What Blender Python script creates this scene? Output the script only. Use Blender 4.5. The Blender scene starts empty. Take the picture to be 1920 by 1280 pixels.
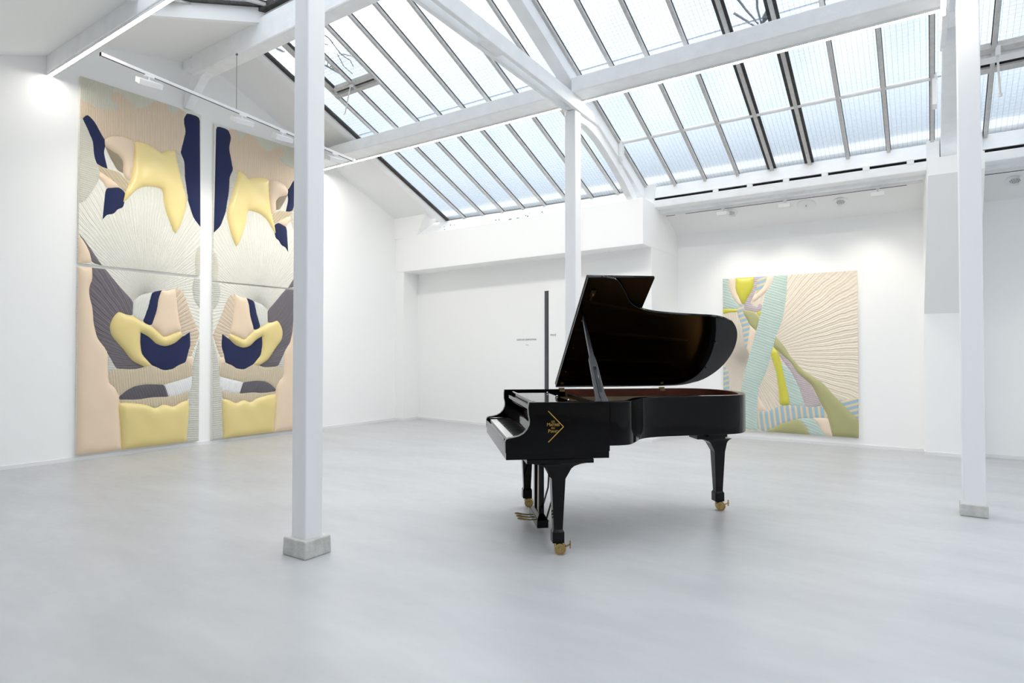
import bpy, bmesh, math, random
import numpy as np
from mathutils import Vector, Matrix
from mathutils.geometry import delaunay_2d_cdt

# ------------------------------------------------------------------ camera, sky, exposure
S = bpy.context.scene
COL = S.collection
R = math.radians
cam_data = bpy.data.cameras.new('camera')
cam_data.sensor_width = 36.0
cam_data.lens = 36.0 * 1149.0 / 1920.0
cam_data.clip_end = 300
cam = bpy.data.objects.new('camera', cam_data)
cam.location = (0, 0, 1.35)
cam.rotation_euler = (R(90.973), 0, R(34.27))
COL.objects.link(cam)
S.camera = cam

W = bpy.data.worlds.new('overcast_sky')
S.world = W
W.use_nodes = True
nt = W.node_tree
bg = nt.nodes['Background']
tc = nt.nodes.new('ShaderNodeTexCoord')
nz = nt.nodes.new('ShaderNodeTexNoise'); nz.inputs['Scale'].default_value = 3.2; nz.inputs['Detail'].default_value = 2
rp = nt.nodes.new('ShaderNodeValToRGB')
rp.color_ramp.elements[0].position = .32; rp.color_ramp.elements[0].color = (.86, .90, .935, 1)
rp.color_ramp.elements[1].position = .62; rp.color_ramp.elements[1].color = (.985, .99, 1.0, 1)
nt.links.new(tc.outputs['Generated'], nz.inputs['Vector'])
nt.links.new(nz.outputs['Fac'], rp.inputs['Fac'])
# overcast luminance: a little brighter overhead than at the horizon
sp = nt.nodes.new('ShaderNodeSeparateXYZ'); nt.links.new(tc.outputs['Generated'], sp.inputs[0])
el = nt.nodes.new('ShaderNodeMapRange'); el.inputs['From Min'].default_value = 0; el.inputs['From Max'].default_value = 1
el.inputs['To Min'].default_value = .62; el.inputs['To Max'].default_value = 1.0
nt.links.new(sp.outputs['Z'], el.inputs['Value'])
vm = nt.nodes.new('ShaderNodeVectorMath'); vm.operation = 'SCALE'
nt.links.new(rp.outputs['Color'], vm.inputs[0]); nt.links.new(el.outputs['Result'], vm.inputs['Scale'])
nt.links.new(vm.outputs['Vector'], bg.inputs['Color'])
bg.inputs['Strength'].default_value = 3.1
S.view_settings.view_transform = 'Standard'
S.view_settings.look = 'None'
S.view_settings.gamma = 1.0
S.view_settings.use_curve_mapping = False
S.view_settings.exposure = 0.31
LED_POWER = 62.0        # emission of the linear lamps
SPOT_LEFT = 34.0        # watts of each track lamp on the left track
SPOT_RIGHT = 31.0
try:
    S.cycles.use_light_tree = False
    S.cycles.adaptive_threshold = .025
    S.cycles.max_bounces = 12
    S.cycles.diffuse_bounces = 8
    S.cycles.transmission_bounces = 6
    S.cycles.glossy_bounces = 4
    S.cycles.sample_clamp_indirect = 6
except Exception:
    pass

# ------------------------------------------------------------------ materials
def lin(c):
    return tuple(((v/255)/12.92 if v/255 <= .04045 else ((v/255+.055)/1.055)**2.4) for v in c)

MATS = {}
def mat(name, rgb, rough=.6, metal=0., spec=.5, coat=0., noise=0., nscale=8., bump=0., bscale=40., sheen=0., coat_rough=.03):
    if name in MATS: return MATS[name]
    m = bpy.data.materials.new(name); m.use_nodes = True
    t = m.node_tree; p = t.nodes['Principled BSDF']
    c = lin(rgb)
    p.inputs['Base Color'].default_value = (*c, 1)
    p.inputs['Roughness'].default_value = rough
    p.inputs['Metallic'].default_value = metal
    p.inputs['Specular IOR Level'].default_value = spec
    p.inputs['Coat Weight'].default_value = coat
    p.inputs['Coat Roughness'].default_value = coat_rough
    p.inputs['Sheen Weight'].default_value = sheen
    co = t.nodes.new('ShaderNodeTexCoord')
    if noise:
        n = t.nodes.new('ShaderNodeTexNoise'); n.inputs['Scale'].default_value = nscale; n.inputs['Detail'].default_value = 5
        r = t.nodes.new('ShaderNodeValToRGB')
        r.color_ramp.elements[0].position = .3; r.color_ramp.elements[1].position = .7
        r.color_ramp.elements[0].color = (*[v*(1-noise) for v in c], 1)
        r.color_ramp.elements[1].color = (*[min(1, v*(1+noise*.4)) for v in c], 1)
        t.links.new(co.outputs['Object'], n.inputs['Vector'])
        t.links.new(n.outputs['Fac'], r.inputs['Fac']); t.links.new(r.outputs['Color'], p.inputs['Base Color'])
    if bump:
        n = t.nodes.new('ShaderNodeTexNoise'); n.inputs['Scale'].default_value = bscale; n.inputs['Detail'].default_value = 6
        b = t.nodes.new('ShaderNodeBump'); b.inputs['Strength'].default_value = bump; b.inputs['Distance'].default_value = .01
        t.links.new(co.outputs['Object'], n.inputs['Vector'])
        t.links.new(n.outputs['Fac'], b.inputs['Height']); t.links.new(b.outputs['Normal'], p.inputs['Normal'])
    MATS[name] = m
    return m

def emit(name, rgb, s):
    m = bpy.data.materials.new(name); m.use_nodes = True
    p = m.node_tree.nodes['Principled BSDF']
    p.inputs['Base Color'].default_value = (*lin(rgb), 1)
    p.inputs['Emission Color'].default_value = (*lin(rgb), 1)
    p.inputs['Emission Strength'].default_value = s
    MATS[name] = m
    return m

def glass(name, tint, rough, haze, grid):
    """wired cathedral glass: rough refraction mixed with a milky share, a fine wire mesh inside"""
    m = bpy.data.materials.new(name); m.use_nodes = True
    t = m.node_tree; t.nodes.clear()
    out = t.nodes.new('ShaderNodeOutputMaterial')
    g = t.nodes.new('ShaderNodeBsdfGlass'); g.inputs['Roughness'].default_value = rough; g.inputs['IOR'].default_value = 1.3
    g.inputs['Color'].default_value = (*lin(tint), 1)
    tl = t.nodes.new('ShaderNodeBsdfTranslucent'); tl.inputs['Color'].default_value = (*lin(tint), 1)
    mx = t.nodes.new('ShaderNodeMixShader'); mx.inputs['Fac'].default_value = haze
    t.links.new(g.outputs[0], mx.inputs[1]); t.links.new(tl.outputs[0], mx.inputs[2])
    co = t.nodes.new('ShaderNodeTexCoord')
    if grid:
        br = t.nodes.new('ShaderNodeTexBrick'); br.offset = 0
        br.inputs['Scale'].default_value = 1; br.inputs['Brick Width'].default_value = grid; br.inputs['Row Height'].default_value = grid
        br.inputs['Mortar Size'].default_value = grid*.045; br.inputs['Mortar Smooth'].default_value = .3
        br.inputs['Color1'].default_value = (0, 0, 0, 1); br.inputs['Color2'].default_value = (0, 0, 0, 1); br.inputs['Mortar'].default_value = (.26, .26, .26, 1)
        wire = t.nodes.new('ShaderNodeBsdfDiffuse'); wire.inputs['Color'].default_value = (.35, .37, .38, 1)
        m2 = t.nodes.new('ShaderNodeMixShader')
        t.links.new(co.outputs['UV'], br.inputs['Vector'])
        t.links.new(br.outputs['Color'], m2.inputs['Fac'])
        t.links.new(mx.outputs[0], m2.inputs[1]); t.links.new(wire.outputs[0], m2.inputs[2])
        last = m2
        bp = t.nodes.new('ShaderNodeBump'); bp.inputs['Strength'].default_value = .5; bp.inputs['Distance'].default_value = .004
        nn = t.nodes.new('ShaderNodeTexNoise'); nn.inputs['Scale'].default_value = 28
        t.links.new(co.outputs['UV'], nn.inputs['Vector']); t.links.new(nn.outputs['Fac'], bp.inputs['Height'])
        t.links.new(bp.outputs['Normal'], g.inputs['Normal'])
    else:
        last = mx
    t.links.new(last.outputs[0], out.inputs['Surface'])
    MATS[name] = m
    return m

mat('wall_paint', (247, 247, 246), .75, spec=.25)
mat('ceiling_paint', (240, 240, 239), .8, spec=.2)
mat('beam_paint', (245, 246, 247), .6, spec=.3, noise=.05, nscale=6, bump=.25, bscale=22)
mat('column_paint', (243, 243, 244), .5, spec=.35)
mat('plinth_paint', (205, 204, 200), .7, noise=.18, nscale=14, bump=.3, bscale=60)
mat('bar_paint', (205, 203, 200), .7, noise=.12, nscale=20, bump=.3, bscale=50)
mat('putty', (74, 72, 70), .9, noise=.4, nscale=30)
mat('dark_gap', (22, 22, 24), .9)
mat('door_edge', (72, 74, 80), .5)
mat('rail_white', (235, 235, 235), .45)
mat('lens_white', (235, 232, 225), .4)
mat('lacquer', (3, 3, 4), .05, spec=.22)
mat('lacquer_satin', (24, 25, 30), .32, spec=.45)
mat('mahogany', (104, 48, 26), .3, coat=.5, noise=.25, nscale=9)
mat('bronze_plate', (176, 128, 66), .38, metal=.75)
mat('brass', (186, 160, 108), .25, metal=1.0, noise=.12, nscale=40)
mat('string_steel', (170, 160, 140), .35, metal=1.0)
mat('ivory_key', (240, 240, 236), .25)
mat('ebony_key', (14, 14, 15), .3)
mat('felt', (110, 22, 20), .95)
mat('gold_paint', (198, 160, 72), .35, metal=.4)
mat('ink', (120, 122, 126), .8)
mat('facade', (206, 211, 216), .9, noise=.06, nscale=.3)
mat('facade_grey', (152, 160, 167), .9, noise=.15, nscale=.35)
mat('facade_glass', (120, 132, 142), .5)
mat('bark', (70, 64, 60), .9)
mat('leaf_dry', (96, 98, 98), .9)
mat('wire_steel', (120, 118, 115), .5, metal=.6)
mat('chrome', (200, 200, 200), .2, metal=1.0)
mat('vent_dark', (60, 62, 60), .8)
glass('wired_glass', (246, 249, 252), .26, .06, .05)
glass('clear_glass', (244, 247, 250), .05, .05, .05)
emit('led_light', (255, 250, 242), LED_POWER)
emit('led_light_dimmed', (255, 250, 242), LED_POWER*.5)

def floor_mat():
    m = bpy.data.materials.new('resin_floor'); m.use_nodes = True
    t = m.node_tree; p = t.nodes['Principled BSDF']
    co = t.nodes.new('ShaderNodeTexCoord')
    mp = t.nodes.new('ShaderNodeMapping'); mp.inputs['Rotation'].default_value = (0, 0, .6); mp.inputs['Scale'].default_value = (.5, 1.6, 1)
    n = t.nodes.new('ShaderNodeTexNoise'); n.inputs['Scale'].default_value = 1.6; n.inputs['Detail'].default_value = 5; n.inputs['Roughness'].default_value = .62
    r = t.nodes.new('ShaderNodeValToRGB')
    r.color_ramp.elements[0].position = .3; r.color_ramp.elements[0].color = (*lin((178, 179, 181)), 1)
    r.color_ramp.elements[1].position = .72; r.color_ramp.elements[1].color = (*lin((193, 194, 195)), 1)
    n2 = t.nodes.new('ShaderNodeTexNoise'); n2.inputs['Scale'].default_value = 14; n2.inputs['Detail'].default_value = 3
    mr = t.nodes.new('ShaderNodeMapRange'); mr.inputs['To Min'].default_value = .24; mr.inputs['To Max'].default_value = .42
    t.links.new(co.outputs['Object'], mp.inputs['Vector']); t.links.new(mp.outputs['Vector'], n.inputs['Vector'])
    t.links.new(n.outputs['Fac'], r.inputs['Fac'])
    # a few fine scratches
    vo = t.nodes.new('ShaderNodeTexVoronoi'); vo.feature = 'DISTANCE_TO_EDGE'; vo.inputs['Scale'].default_value = .9
    dn = t.nodes.new('ShaderNodeTexNoise'); dn.inputs['Scale'].default_value = 2.5
    va = t.nodes.new('ShaderNodeVectorMath'); va.operation = 'ADD'
    t.links.new(co.outputs['Object'], va.inputs[0]); t.links.new(dn.outputs['Color'], va.inputs[1])
    t.links.new(co.outputs['Object'], dn.inputs['Vector'])
    t.links.new(va.outputs['Vector'], vo.inputs['Vector'])
    sr = t.nodes.new('ShaderNodeMapRange'); sr.inputs['From Max'].default_value = .0035; sr.inputs['To Min'].default_value = .5; sr.inputs['To Max'].default_value = 0
    n3 = t.nodes.new('ShaderNodeTexNoise'); n3.inputs['Scale'].default_value = 1.3
    gt = t.nodes.new('ShaderNodeMapRange'); gt.inputs['From Min'].default_value = .56; gt.inputs['From Max'].default_value = .66
    t.links.new(co.outputs['Object'], n3.inputs['Vector']); t.links.new(n3.outputs['Fac'], gt.inputs['Value'])
    mu = t.nodes.new('ShaderNodeMath'); mu.operation = 'MULTIPLY'
    t.links.new(vo.outputs['Distance'], sr.inputs['Value'])
    t.links.new(sr.outputs['Result'], mu.inputs[0]); t.links.new(gt.outputs['Result'], mu.inputs[1])
    mixc = t.nodes.new('ShaderNodeMix'); mixc.data_type = 'RGBA'
    mixc.inputs['B'].default_value = (*lin((167, 168, 171)), 1)
    t.links.new(mu.outputs[0], mixc.inputs['Factor']); t.links.new(r.outputs['Color'], mixc.inputs['A'])
    t.links.new(mixc.outputs['Result'], p.inputs['Base Color'])
    t.links.new(co.outputs['Object'], n2.inputs['Vector']); t.links.new(n2.outputs['Fac'], mr.inputs['Value'])
    t.links.new(mr.outputs['Result'], p.inputs['Roughness'])
    p.inputs['Specular IOR Level'].default_value = .45
    MATS['resin_floor'] = m
floor_mat()

# ------------------------------------------------------------------ mesh helpers
class MB:
    def __init__(s): s.v = []; s.f = []; s.m = []
    def add(s, vs, fs, mi=0):
        b = len(s.v); s.v += [tuple(v) for v in vs]
        s.f += [tuple(b+i for i in f) for f in fs]; s.m += [mi]*len(fs); return s
    def box(s, x0, x1, y0, y1, z0, z1, mi=0):
        v = [(x0,y0,z0),(x1,y0,z0),(x1,y1,z0),(x0,y1,z0),(x0,y0,z1),(x1,y0,z1),(x1,y1,z1),(x0,y1,z1)]
        return s.add(v, [(0,3,2,1),(4,5,6,7),(0,1,5,4),(1,2,6,5),(2,3,7,6),(3,0,4,7)], mi)
    def prism(s, poly, a, b, plane='xy', mi=0):
        """polygon in a plane extruded between a and b along the third axis"""
        def P(p, c):
            return {'xy': (p[0], p[1], c), 'yz': (c, p[0], p[1]), 'xz': (p[0], c, p[1])}[plane]
        n = len(poly)
        v = [P(p, a) for p in poly] + [P(p, b) for p in poly]
        return s.add(v, [tuple(range(n))[::-1], tuple(range(n, 2*n))] + [(i, (i+1) % n, n+(i+1) % n, n+i) for i in range(n)], mi)
    def hexa(s, v8, mi=0):
        return s.add(v8, [(0,3,2,1),(4,5,6,7),(0,1,5,4),(1,2,6,5),(2,3,7,6),(3,0,4,7)], mi)
    def bar(s, p, q, w, h, up=(0,0,1), mi=0, w2=None, h2=None):
        """straight bar from p to q, width w across, height h along up"""
        p, q = Vector(p), Vector(q); d = (q-p).normalized(); up = Vector(up)
        x = d.cross(up).normalized(); z = x.cross(d).normalized()
        w2 = w if w2 is None else w2; h2 = h if h2 is None else h2
        v = []
        for c, ww, hh in ((p, w, h), (q, w2, h2)):
            v += [c-x*ww/2-z*hh/2, c+x*ww/2-z*hh/2, c+x*ww/2+z*hh/2, c-x*ww/2+z*hh/2]
        return s.add(v, [(0,1,2,3),(7,6,5,4),(0,4,5,1),(1,5,6,2),(2,6,7,3),(3,7,4,0)], mi)
    def tube(s, pts, r, n=8, mi=0, cap=True):
        pts = [Vector(p) for p in pts]; rr = r if isinstance(r, (list, tuple)) else [r]*len(pts)
        rings = []
        ref = Vector((0, 0, 1))
        for i, p in enumerate(pts):
            d = (pts[min(i+1, len(pts)-1)]-pts[max(i-1, 0)]).normalized()
            a = ref if abs(d.dot(ref)) < .9 else Vector((1, 0, 0))
            x = d.cross(a).normalized(); y = d.cross(x).normalized()
            rings.append([p+(x*math.cos(2*math.pi*k/n)+y*math.sin(2*math.pi*k/n))*rr[i] for k in range(n)])
        v = [q for g in rings for q in g]; f = []
        for i in range(len(pts)-1):
            for k in range(n):
                f.append((i*n+k, i*n+(k+1) % n, (i+1)*n+(k+1) % n, (i+1)*n+k))
        if cap:
            f += [tuple(range(n))[::-1], tuple((len(pts)-1)*n+k for k in range(n))]
        return s.add(v, f, mi)
    def lathe(s, prof, c, axis, n=20, mi=0):
        """profile of (radius, offset) turned about an axis through c"""
        c = Vector(c); ax = Vector(axis).normalized()
        a = Vector((0, 0, 1)) if abs(ax.z) < .9 else Vector((1, 0, 0))
        x = ax.cross(a).normalized(); y = ax.cross(x)
        v = []; f = []
        for r, o in prof:
            for k in range(n):
                t = 2*math.pi*k/n
                v.append(c+ax*o+(x*math.cos(t)+y*math.sin(t))*r)
        for i in range(len(prof)-1):
            for k in range(n):
                f.append((i*n+k, i*n+(k+1) % n, (i+1)*n+(k+1) % n, (i+1)*n+k))
        f += [tuple(range(n))[::-1], tuple((len(prof)-1)*n+k for k in range(n))]
        return s.add(v, f, mi)
    def build(s, name, mats, parent=None, smooth=None, bevel=0., loc=None, link=True, bseg=2):
        me = bpy.data.meshes.new(name)
        me.from_pydata(s.v, [], s.f); me.validate()
        for m in (mats if isinstance(mats, (list, tuple)) else [mats]): me.materials.append(MATS[m])
        if len(s.m) == len(me.polygons):
            me.polygons.foreach_set('material_index', s.m)
        bm = bmesh.new(); bm.from_mesh(me); bmesh.ops.recalc_face_normals(bm, faces=bm.faces); bm.to_mesh(me); bm.free()
        if smooth is not None:
            me.polygons.foreach_set('use_smooth', [True]*len(me.polygons)); me.set_sharp_from_angle(angle=R(smooth))
        o = bpy.data.objects.new(name, me)
        if link: COL.objects.link(o)
        if parent: o.parent = parent
        if loc: o.location = loc
        if bevel:
            b = o.modifiers.new('bevel', 'BEVEL'); b.width = bevel; b.segments = bseg; b.limit_method = 'ANGLE'; b.angle_limit = R(40)
        return o

def tag(o, label=None, cat=None, group=None, kind=None):
    if label: o['label'] = label
    if cat: o['category'] = cat
    if group: o['group'] = group
    if kind: o['kind'] = kind
    return o
def empty(name, loc=(0,0,0), rz=0, parent=None):
    o = bpy.data.objects.new(name, None); o.empty_display_size = .1
    o.location = loc; o.rotation_euler = (0, 0, rz); COL.objects.link(o)
    if parent: o.parent = parent
    return o
def struct(o, label=None): return tag(o, label, None, None, 'structure')
def copy_part(o, parent, loc=None, name=None):
    c = o.copy(); COL.objects.link(c); c.parent = parent
    if loc is not None: c.location = loc
    return c
# ------------------------------------------------------------------ room shell
XL, XR, YN, YB = -8.78, 5.2, -2.6, 9.94
struct(MB().box(XL-.2, XR+.2, YN-.2, 10.3, -.2, 0).build('floor', 'resin_floor'), 'pale grey polished resin floor with faint scratches')
def roof_z(y): return 7.66-.42*y
KF = (1+.42**2)**.5

# left wall: gable profile
struct(MB().prism([(YN-.2, -.2), (10.1, -.2), (10.1, 3.5), (8.9, 4.2), (4.6, 6.3), (YN-.2, 4.3)], XL-.2, XL, 'yz').build('wall_left', 'wall_paint'), 'long white gallery wall behind the tall textile panels')
struct(MB().prism([(YN-.2, -.2), (10.1, -.2), (10.1, 3.5), (8.9, 4.2), (4.6, 6.3), (YN-.2, 4.3)], XR, XR+.2, 'yz').build('wall_right', 'wall_paint'))
struct(MB().box(XL-.2, XR+.2, YN-.2, YN, -.2, 4.0).build('wall_near', 'wall_paint'))

# back wall: left pier, deep recess with a heavy header, right bay wall, corbelled pier
wb = empty('wall_back'); struct(wb, 'white back wall with a recess, header and corbelled pier')
m = MB()
m.prism([(XL, 8.76), (-8.53, 8.74), (-8.57, 9.19), (-8.57, 9.98), (XL, 9.98)], 0, 2.92)
m.prism([(-8.57, 9.19), (-3.44, 8.77), (-3.44, 9.98), (-8.57, 9.98)], 0, 2.92)
m.build('recess_wall', 'wall_paint', wb)
m = MB().prism([(XL, 8.76), (-8.5, 8.72), (-3.43, 8.42), (-3.44, 9.98), (XL, 9.98)], 2.92, 3.60)
m.build('header', 'wall_paint', wb, bevel=.006)
m = MB().hexa([(XL, 8.73, 3.59), (-8.16, 8.71, 3.59), (-8.16, 9.4, 3.59), (XL, 9.4, 3.59), (XL, 8.73, 4.04), (-7.93, 8.73, 4.04), (-7.93, 9.4, 3.80), (XL, 9.4, 3.80)])
m.build('upper_wall', 'wall_paint', wb)
MB().box(-3.44, XR, YB, YB+.2, 0, 3.6).build('bay_wall', 'wall_paint', wb)
MB().box(-.06, .52, 9.73, YB+.02, 0, 3.6).build('pier', 'wall_paint', wb)
m = MB().add([(.005, 8.6, 3.40), (.53, 8.6, 3.40), (.52, 9.73, 1.85), (-.055, 9.73, 1.85),
              (.005, 8.6, 3.60), (.53, 8.6, 3.60), (.52, 9.73, 3.60), (-.055, 9.73, 3.60)],
             [(0, 1, 5, 4), (0, 3, 2, 1), (4, 5, 6, 7), (0, 4, 7, 3), (1, 2, 6, 5), (3, 7, 6, 2)])
m.build('corbel', 'wall_paint', wb)

# skirting boards: thin raised strips
def skirt(name, pts, h=.045, t=.012):
    m = MB()
    for p, q in zip(pts[:-1], pts[1:]):
        d = Vector((q[0]-p[0], q[1]-p[1], 0)).normalized()
        n = Vector((d.y, -d.x, 0))
        a = Vector((p[0], p[1], 0)); b = Vector((q[0], q[1], 0))
        vs = [a, b, b+n*t, a+n*t]
        m.prism([(v.x, v.y) for v in vs], 0, h)
    return struct(m.build(name, 'rail_white'))
skirt('baseboard_left', [(XL, YN), (XL, 8.76)])
skirt('baseboard_back', [(XL, 8.76), (-8.53, 8.74), (-8.57, 9.19), (-3.44, 8.77), (-3.44, YB), (-.06, YB), (-.06, 9.73), (.52, 9.73), (.52, YB), (XR, YB)])

# ceilings
ce = empty('ceiling'); struct(ce, 'white plastered roof slopes')
def slab(name, x0, x1, ya, za, yb, zb, t=.12, mt='ceiling_paint', par=ce):
    return MB().add([(x0, ya, za), (x1, ya, za), (x1, yb, zb), (x0, yb, zb), (x0, ya, za+t), (x1, ya, za+t), (x1, yb, zb+t), (x0, yb, zb+t)],
                    [(0, 3, 2, 1), (4, 5, 6, 7), (0, 1, 5, 4), (1, 2, 6, 5), (2, 3, 7, 6), (3, 0, 4, 7)]).build(name, mt, par)
slab('far_slope', XL, -7.76, 4.6, roof_z(4.6), 8.9, roof_z(8.9)-.0, .06)
MB().hexa([(XL, 2.95, 5.15), (-7.70, 2.95, 5.15), (-6.82, 4.66, 5.52), (XL, 4.66, 5.52), (XL, 2.95, 5.27), (-7.70, 2.95, 5.27), (-6.82, 4.66, 5.64), (XL, 4.66, 5.64)]).build('near_slope_upper', 'ceiling_paint', ce)
slab('near_slope_lower', XL, -6.5, YN, 4.906-.37*(2.863-YN), 2.95, 4.906+.37*.087, .4)
slab('near_slope_eave', -6.5, XR, YN, 4.906-.37*(2.863-YN), .4, 4.906-.37*(2.863-.4), .4)
slab('bay_slope', -3.44, .0, 9.29, 3.28+.4*(YB-9.29), YB, 3.28, .12)
slab('bay_slope', .5, XR, 9.29, 3.28+.4*(YB-9.29), YB, 3.28, .12)
slab('eave_cover', XL, XR, 8.99, 3.95, 10.2, 3.5, .1)

# ------------------------------------------------------------------ skylights
def slope_part(x0, x1, y0, y1, d0, d1, name, mt, par, y2z=roof_z, uv=False, smooth=None):
    """box following the roof slope between y0 and y1; d0, d1 = offsets below the glass plane"""
    v = []
    for d in (d1, d0):
        for x, y in ((x0, y0), (x1, y0), (x1, y1), (x0, y1)):
            v.append((x, y, y2z(y)-d))
    o = MB().hexa(v).build(name, mt, par)
    if uv:
        me = o.data; ul = me.uv_layers.new(name='UVMap')
        for l in me.loops:
            co = me.vertices[l.vertex_index].co
            ul.data[l.index].uv = (co.x, co.y*1.085)
    return o
def skylight(name, label, edges, rows_all, y0, y1, y2z=roof_z, wide=(), clear=(), special={}):
    w = empty(name); struct(w, label)
    for i in range(len(edges)-1):
        rows = special.get(i, rows_all)
        for r in range(len(rows)-1):
            g = .004*r
            slope_part(edges[i]+.006, edges[i+1]-.006, rows[r], rows[r+1]+(.02 if r < len(rows)-2 else 0), -.006-g, g-.0005,
                       'pane', 'clear_glass' if (i, r) in clear else 'wired_glass', w, y2z, True)
    for i, x in enumerate(edges[1:-1]):
        hw = .019
        b = slope_part(x-hw, x+hw, y0, y1, .003, .055, 'glazing_bar', 'bar_paint', w, y2z)
        pw = .042 if (i+1) in wide else .008
        slope_part(x-hw-pw, x-hw, y0, y1, .003, .016, 'putty_line', 'putty', b, y2z)
        slope_part(x+hw, x+hw+pw*.8, y0, y1, .003, .016, 'putty_line', 'putty', b, y2z)
    return w
w1 = skylight('window_1', 'left skylight bay of long wired glass panes',
              [-7.60, -7.19, -6.755, -6.31, -5.87, -5.43, -4.98, -4.53, -4.07, -3.64], [4.62, 6.72, 8.985], 4.62, 8.985,
              clear=((1, 0), (2, 0)), special={1: [4.62, 5.9, 8.985], 2: [4.62, 5.9, 8.985]})
slope_part(-7.645, -7.58, 4.62, 8.985, -.01, .03, 'edge_frame', 'putty', w1)
slope_part(-7.78, -7.645, 4.62, 9.0, -.03, .06, 'curb', 'beam_paint', w1)
w2 = skylight('window_2', 'middle skylight bay between the two roof trusses',
              [-3.64, -3.58, -3.14, -2.69, -2.23, -1.77, -1.30, -.85, -.40, .05, .16], [4.62, 6.72, 7.985, 8.985], 4.62, 8.985, wide=(5, 6))
w3 = skylight('window_3', 'right skylight bay beyond the right column',
              [.16, .56, 1.0, 1.45, 1.9, 2.35, 2.8, 3.25, 3.7, 4.2, 4.7, XR], [4.62, 7.80, 8.985], 4.62, 8.985)
def near_z(y): return 5.35+.2164*(y-2.95)
w4 = skylight('window_4', 'skylight on the near slope beside the ridge beam', [-7.72, -7.25, -6.75, -6.25, -5.75, -5.25, -4.75, -4.2, -3.6, -3.1, -2.6, -2.1, -1.6, -1.1, -.6, -.1, .4, .9, 1.4, 1.9, 2.4, 2.9, 3.4, 3.9, 4.5, XR],
              [2.95, 4.66], 2.95, 4.66, near_z)
w5 = skylight('window_5', 'unseen skylight on the near slope above the camera, added for daylight', [-6.42, -5.97, -5.5, -5.05, -4.6, -4.1, -3.6, -3.1, -2.6, -2.1, -1.6, -1.1, -.6, -.1, .4, .9, 1.4, 1.9, 2.4, 2.9, 3.4, 3.9, 4.5, XR],
              [.4, 2.95], .4, 2.95, near_z)  # glazing out of view, added to let more daylight in
MB().hexa([(-7.78, 2.9, 5.14), (-7.68, 2.95, 5.14), (-6.80, 4.66, 5.50), (-6.90, 4.68, 5.50), (-7.78, 2.9, 5.36), (-7.68, 2.95, 5.36), (-6.80, 4.66, 5.74), (-6.90, 4.68, 5.74)]).build('reveal', 'wall_paint', w4)
MB().hexa([(-7.69, 2.95, 5.325), (-7.62, 2.95, 5.325), (-6.73, 4.66, 5.69), (-6.80, 4.66, 5.69), (-7.69, 2.95, 5.40), (-7.62, 2.95, 5.40), (-6.73, 4.66, 5.76), (-6.80, 4.66, 5.76)]).build('edge_frame', 'putty', w4)
MB().bar((-6.90, 4.52, near_z(4.52)-.04), (XR, 4.52, near_z(4.52)-.04), .07, .09).build('top_frame', 'putty', w4)
MB().bar((-6.96, 4.585, near_z(4.55)-.10), (XR, 4.585, near_z(4.55)-.10), .05, .12).build('top_board', 'beam_paint', w4)
MB().prism([(.3, 3.9), (2.95, 4.88), (2.95, near_z(2.95)), (.3, near_z(.3))], -6.54, -6.485, 'yz').build('reveal', 'wall_paint', w5)
MB().box(-6.5, XR, .3, .4, 3.9, near_z(.4)+.02).build('curb', 'beam_paint', w5)
MB().prism([(4.6, 5.45), (4.72, 5.45), (4.72, 5.67), (4.66, 5.75), (4.6, 5.74)], XL, XR, 'yz').build('ridge_cap', 'beam_paint', w4)

# hinged vent sash in the left bay, with a hanging handle
slope_part(-7.19, -6.31, 5.84, 5.885, -.0, .05, 'sash_rail', 'bar_paint', w1)
slope_part(-7.19, -6.31, 5.895, 5.925, -.0, .03, 'rubber_seal', 'putty', w1)
slope_part(-7.21, -6.29, 5.935, 5.985, -.0, .06, 'cross_bar', 'bar_paint', w1)
slope_part(-7.21, -7.12, 4.7, 5.95, .0, .05, 'sash_stile', 'bar_paint', w1)
slope_part(-7.12, -7.095, 4.7, 5.85, .0, .03, 'rubber_seal', 'putty', w1)
hz = roof_z(5.88)
MB().tube([(-6.755, 5.86, hz-.05), (-6.755, 5.84, hz-.09), (-6.80, 5.86, hz-.14), (-6.93, 5.90, hz-.40), (-6.96, 5.90, hz-.41)], .009, 7).lathe([(.02, -.03), (.022, 0), (.02, .03)], (-6.755, 5.86, hz-.06), (1, 0, 0), 10).build('sash_handle', 'rail_white', w1, smooth=40)
# the sash of the near skylight has its own stay
MB().tube([(-6.1, 3.9, near_z(3.9)-.02), (-6.02, 3.98, near_z(3.9)-.2), (-6.0, 4.02, near_z(3.9)-.3), (-5.93, 4.06, near_z(3.9)-.32)], .009, 7).build('sash_handle', 'rail_white', w4, smooth=40)
# vent sash in the right bay
slope_part(.20, 1.9, 7.70, 7.765, -.01, .05, 'sash_rail', 'bar_paint', w3)
slope_part(.20, 1.9, 7.765, 7.785, -.01, .03, 'rubber_seal', 'putty', w3)
slope_part(.20, 1.9, 7.80, 7.88, -.0, .06, 'cross_bar', 'beam_paint', w3)
slope_part(.20, 1.9, 7.89, 7.95, .0, .03, 'dark_groove', 'dark_gap', w3)
slope_part(.20, 1.9, 7.95, 8.02, -.0, .05, 'lower_rail', 'bar_paint', w3)
MB().tube([(.585, 7.72, roof_z(7.72)-.05), (.59, 7.74, roof_z(7.74)-.16), (.62, 7.93, roof_z(7.9)-.36)], .010, 8).lathe([(.012, -.02), (.02, 0), (.012, .02)], (.622, 7.935, roof_z(7.9)-.37), (0, 0, 1), 10).box(.57, .61, 7.69, 7.75, roof_z(7.72)-.12, roof_z(7.72)-.03).build('sash_handle', 'rail_white', w3, smooth=40)

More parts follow.
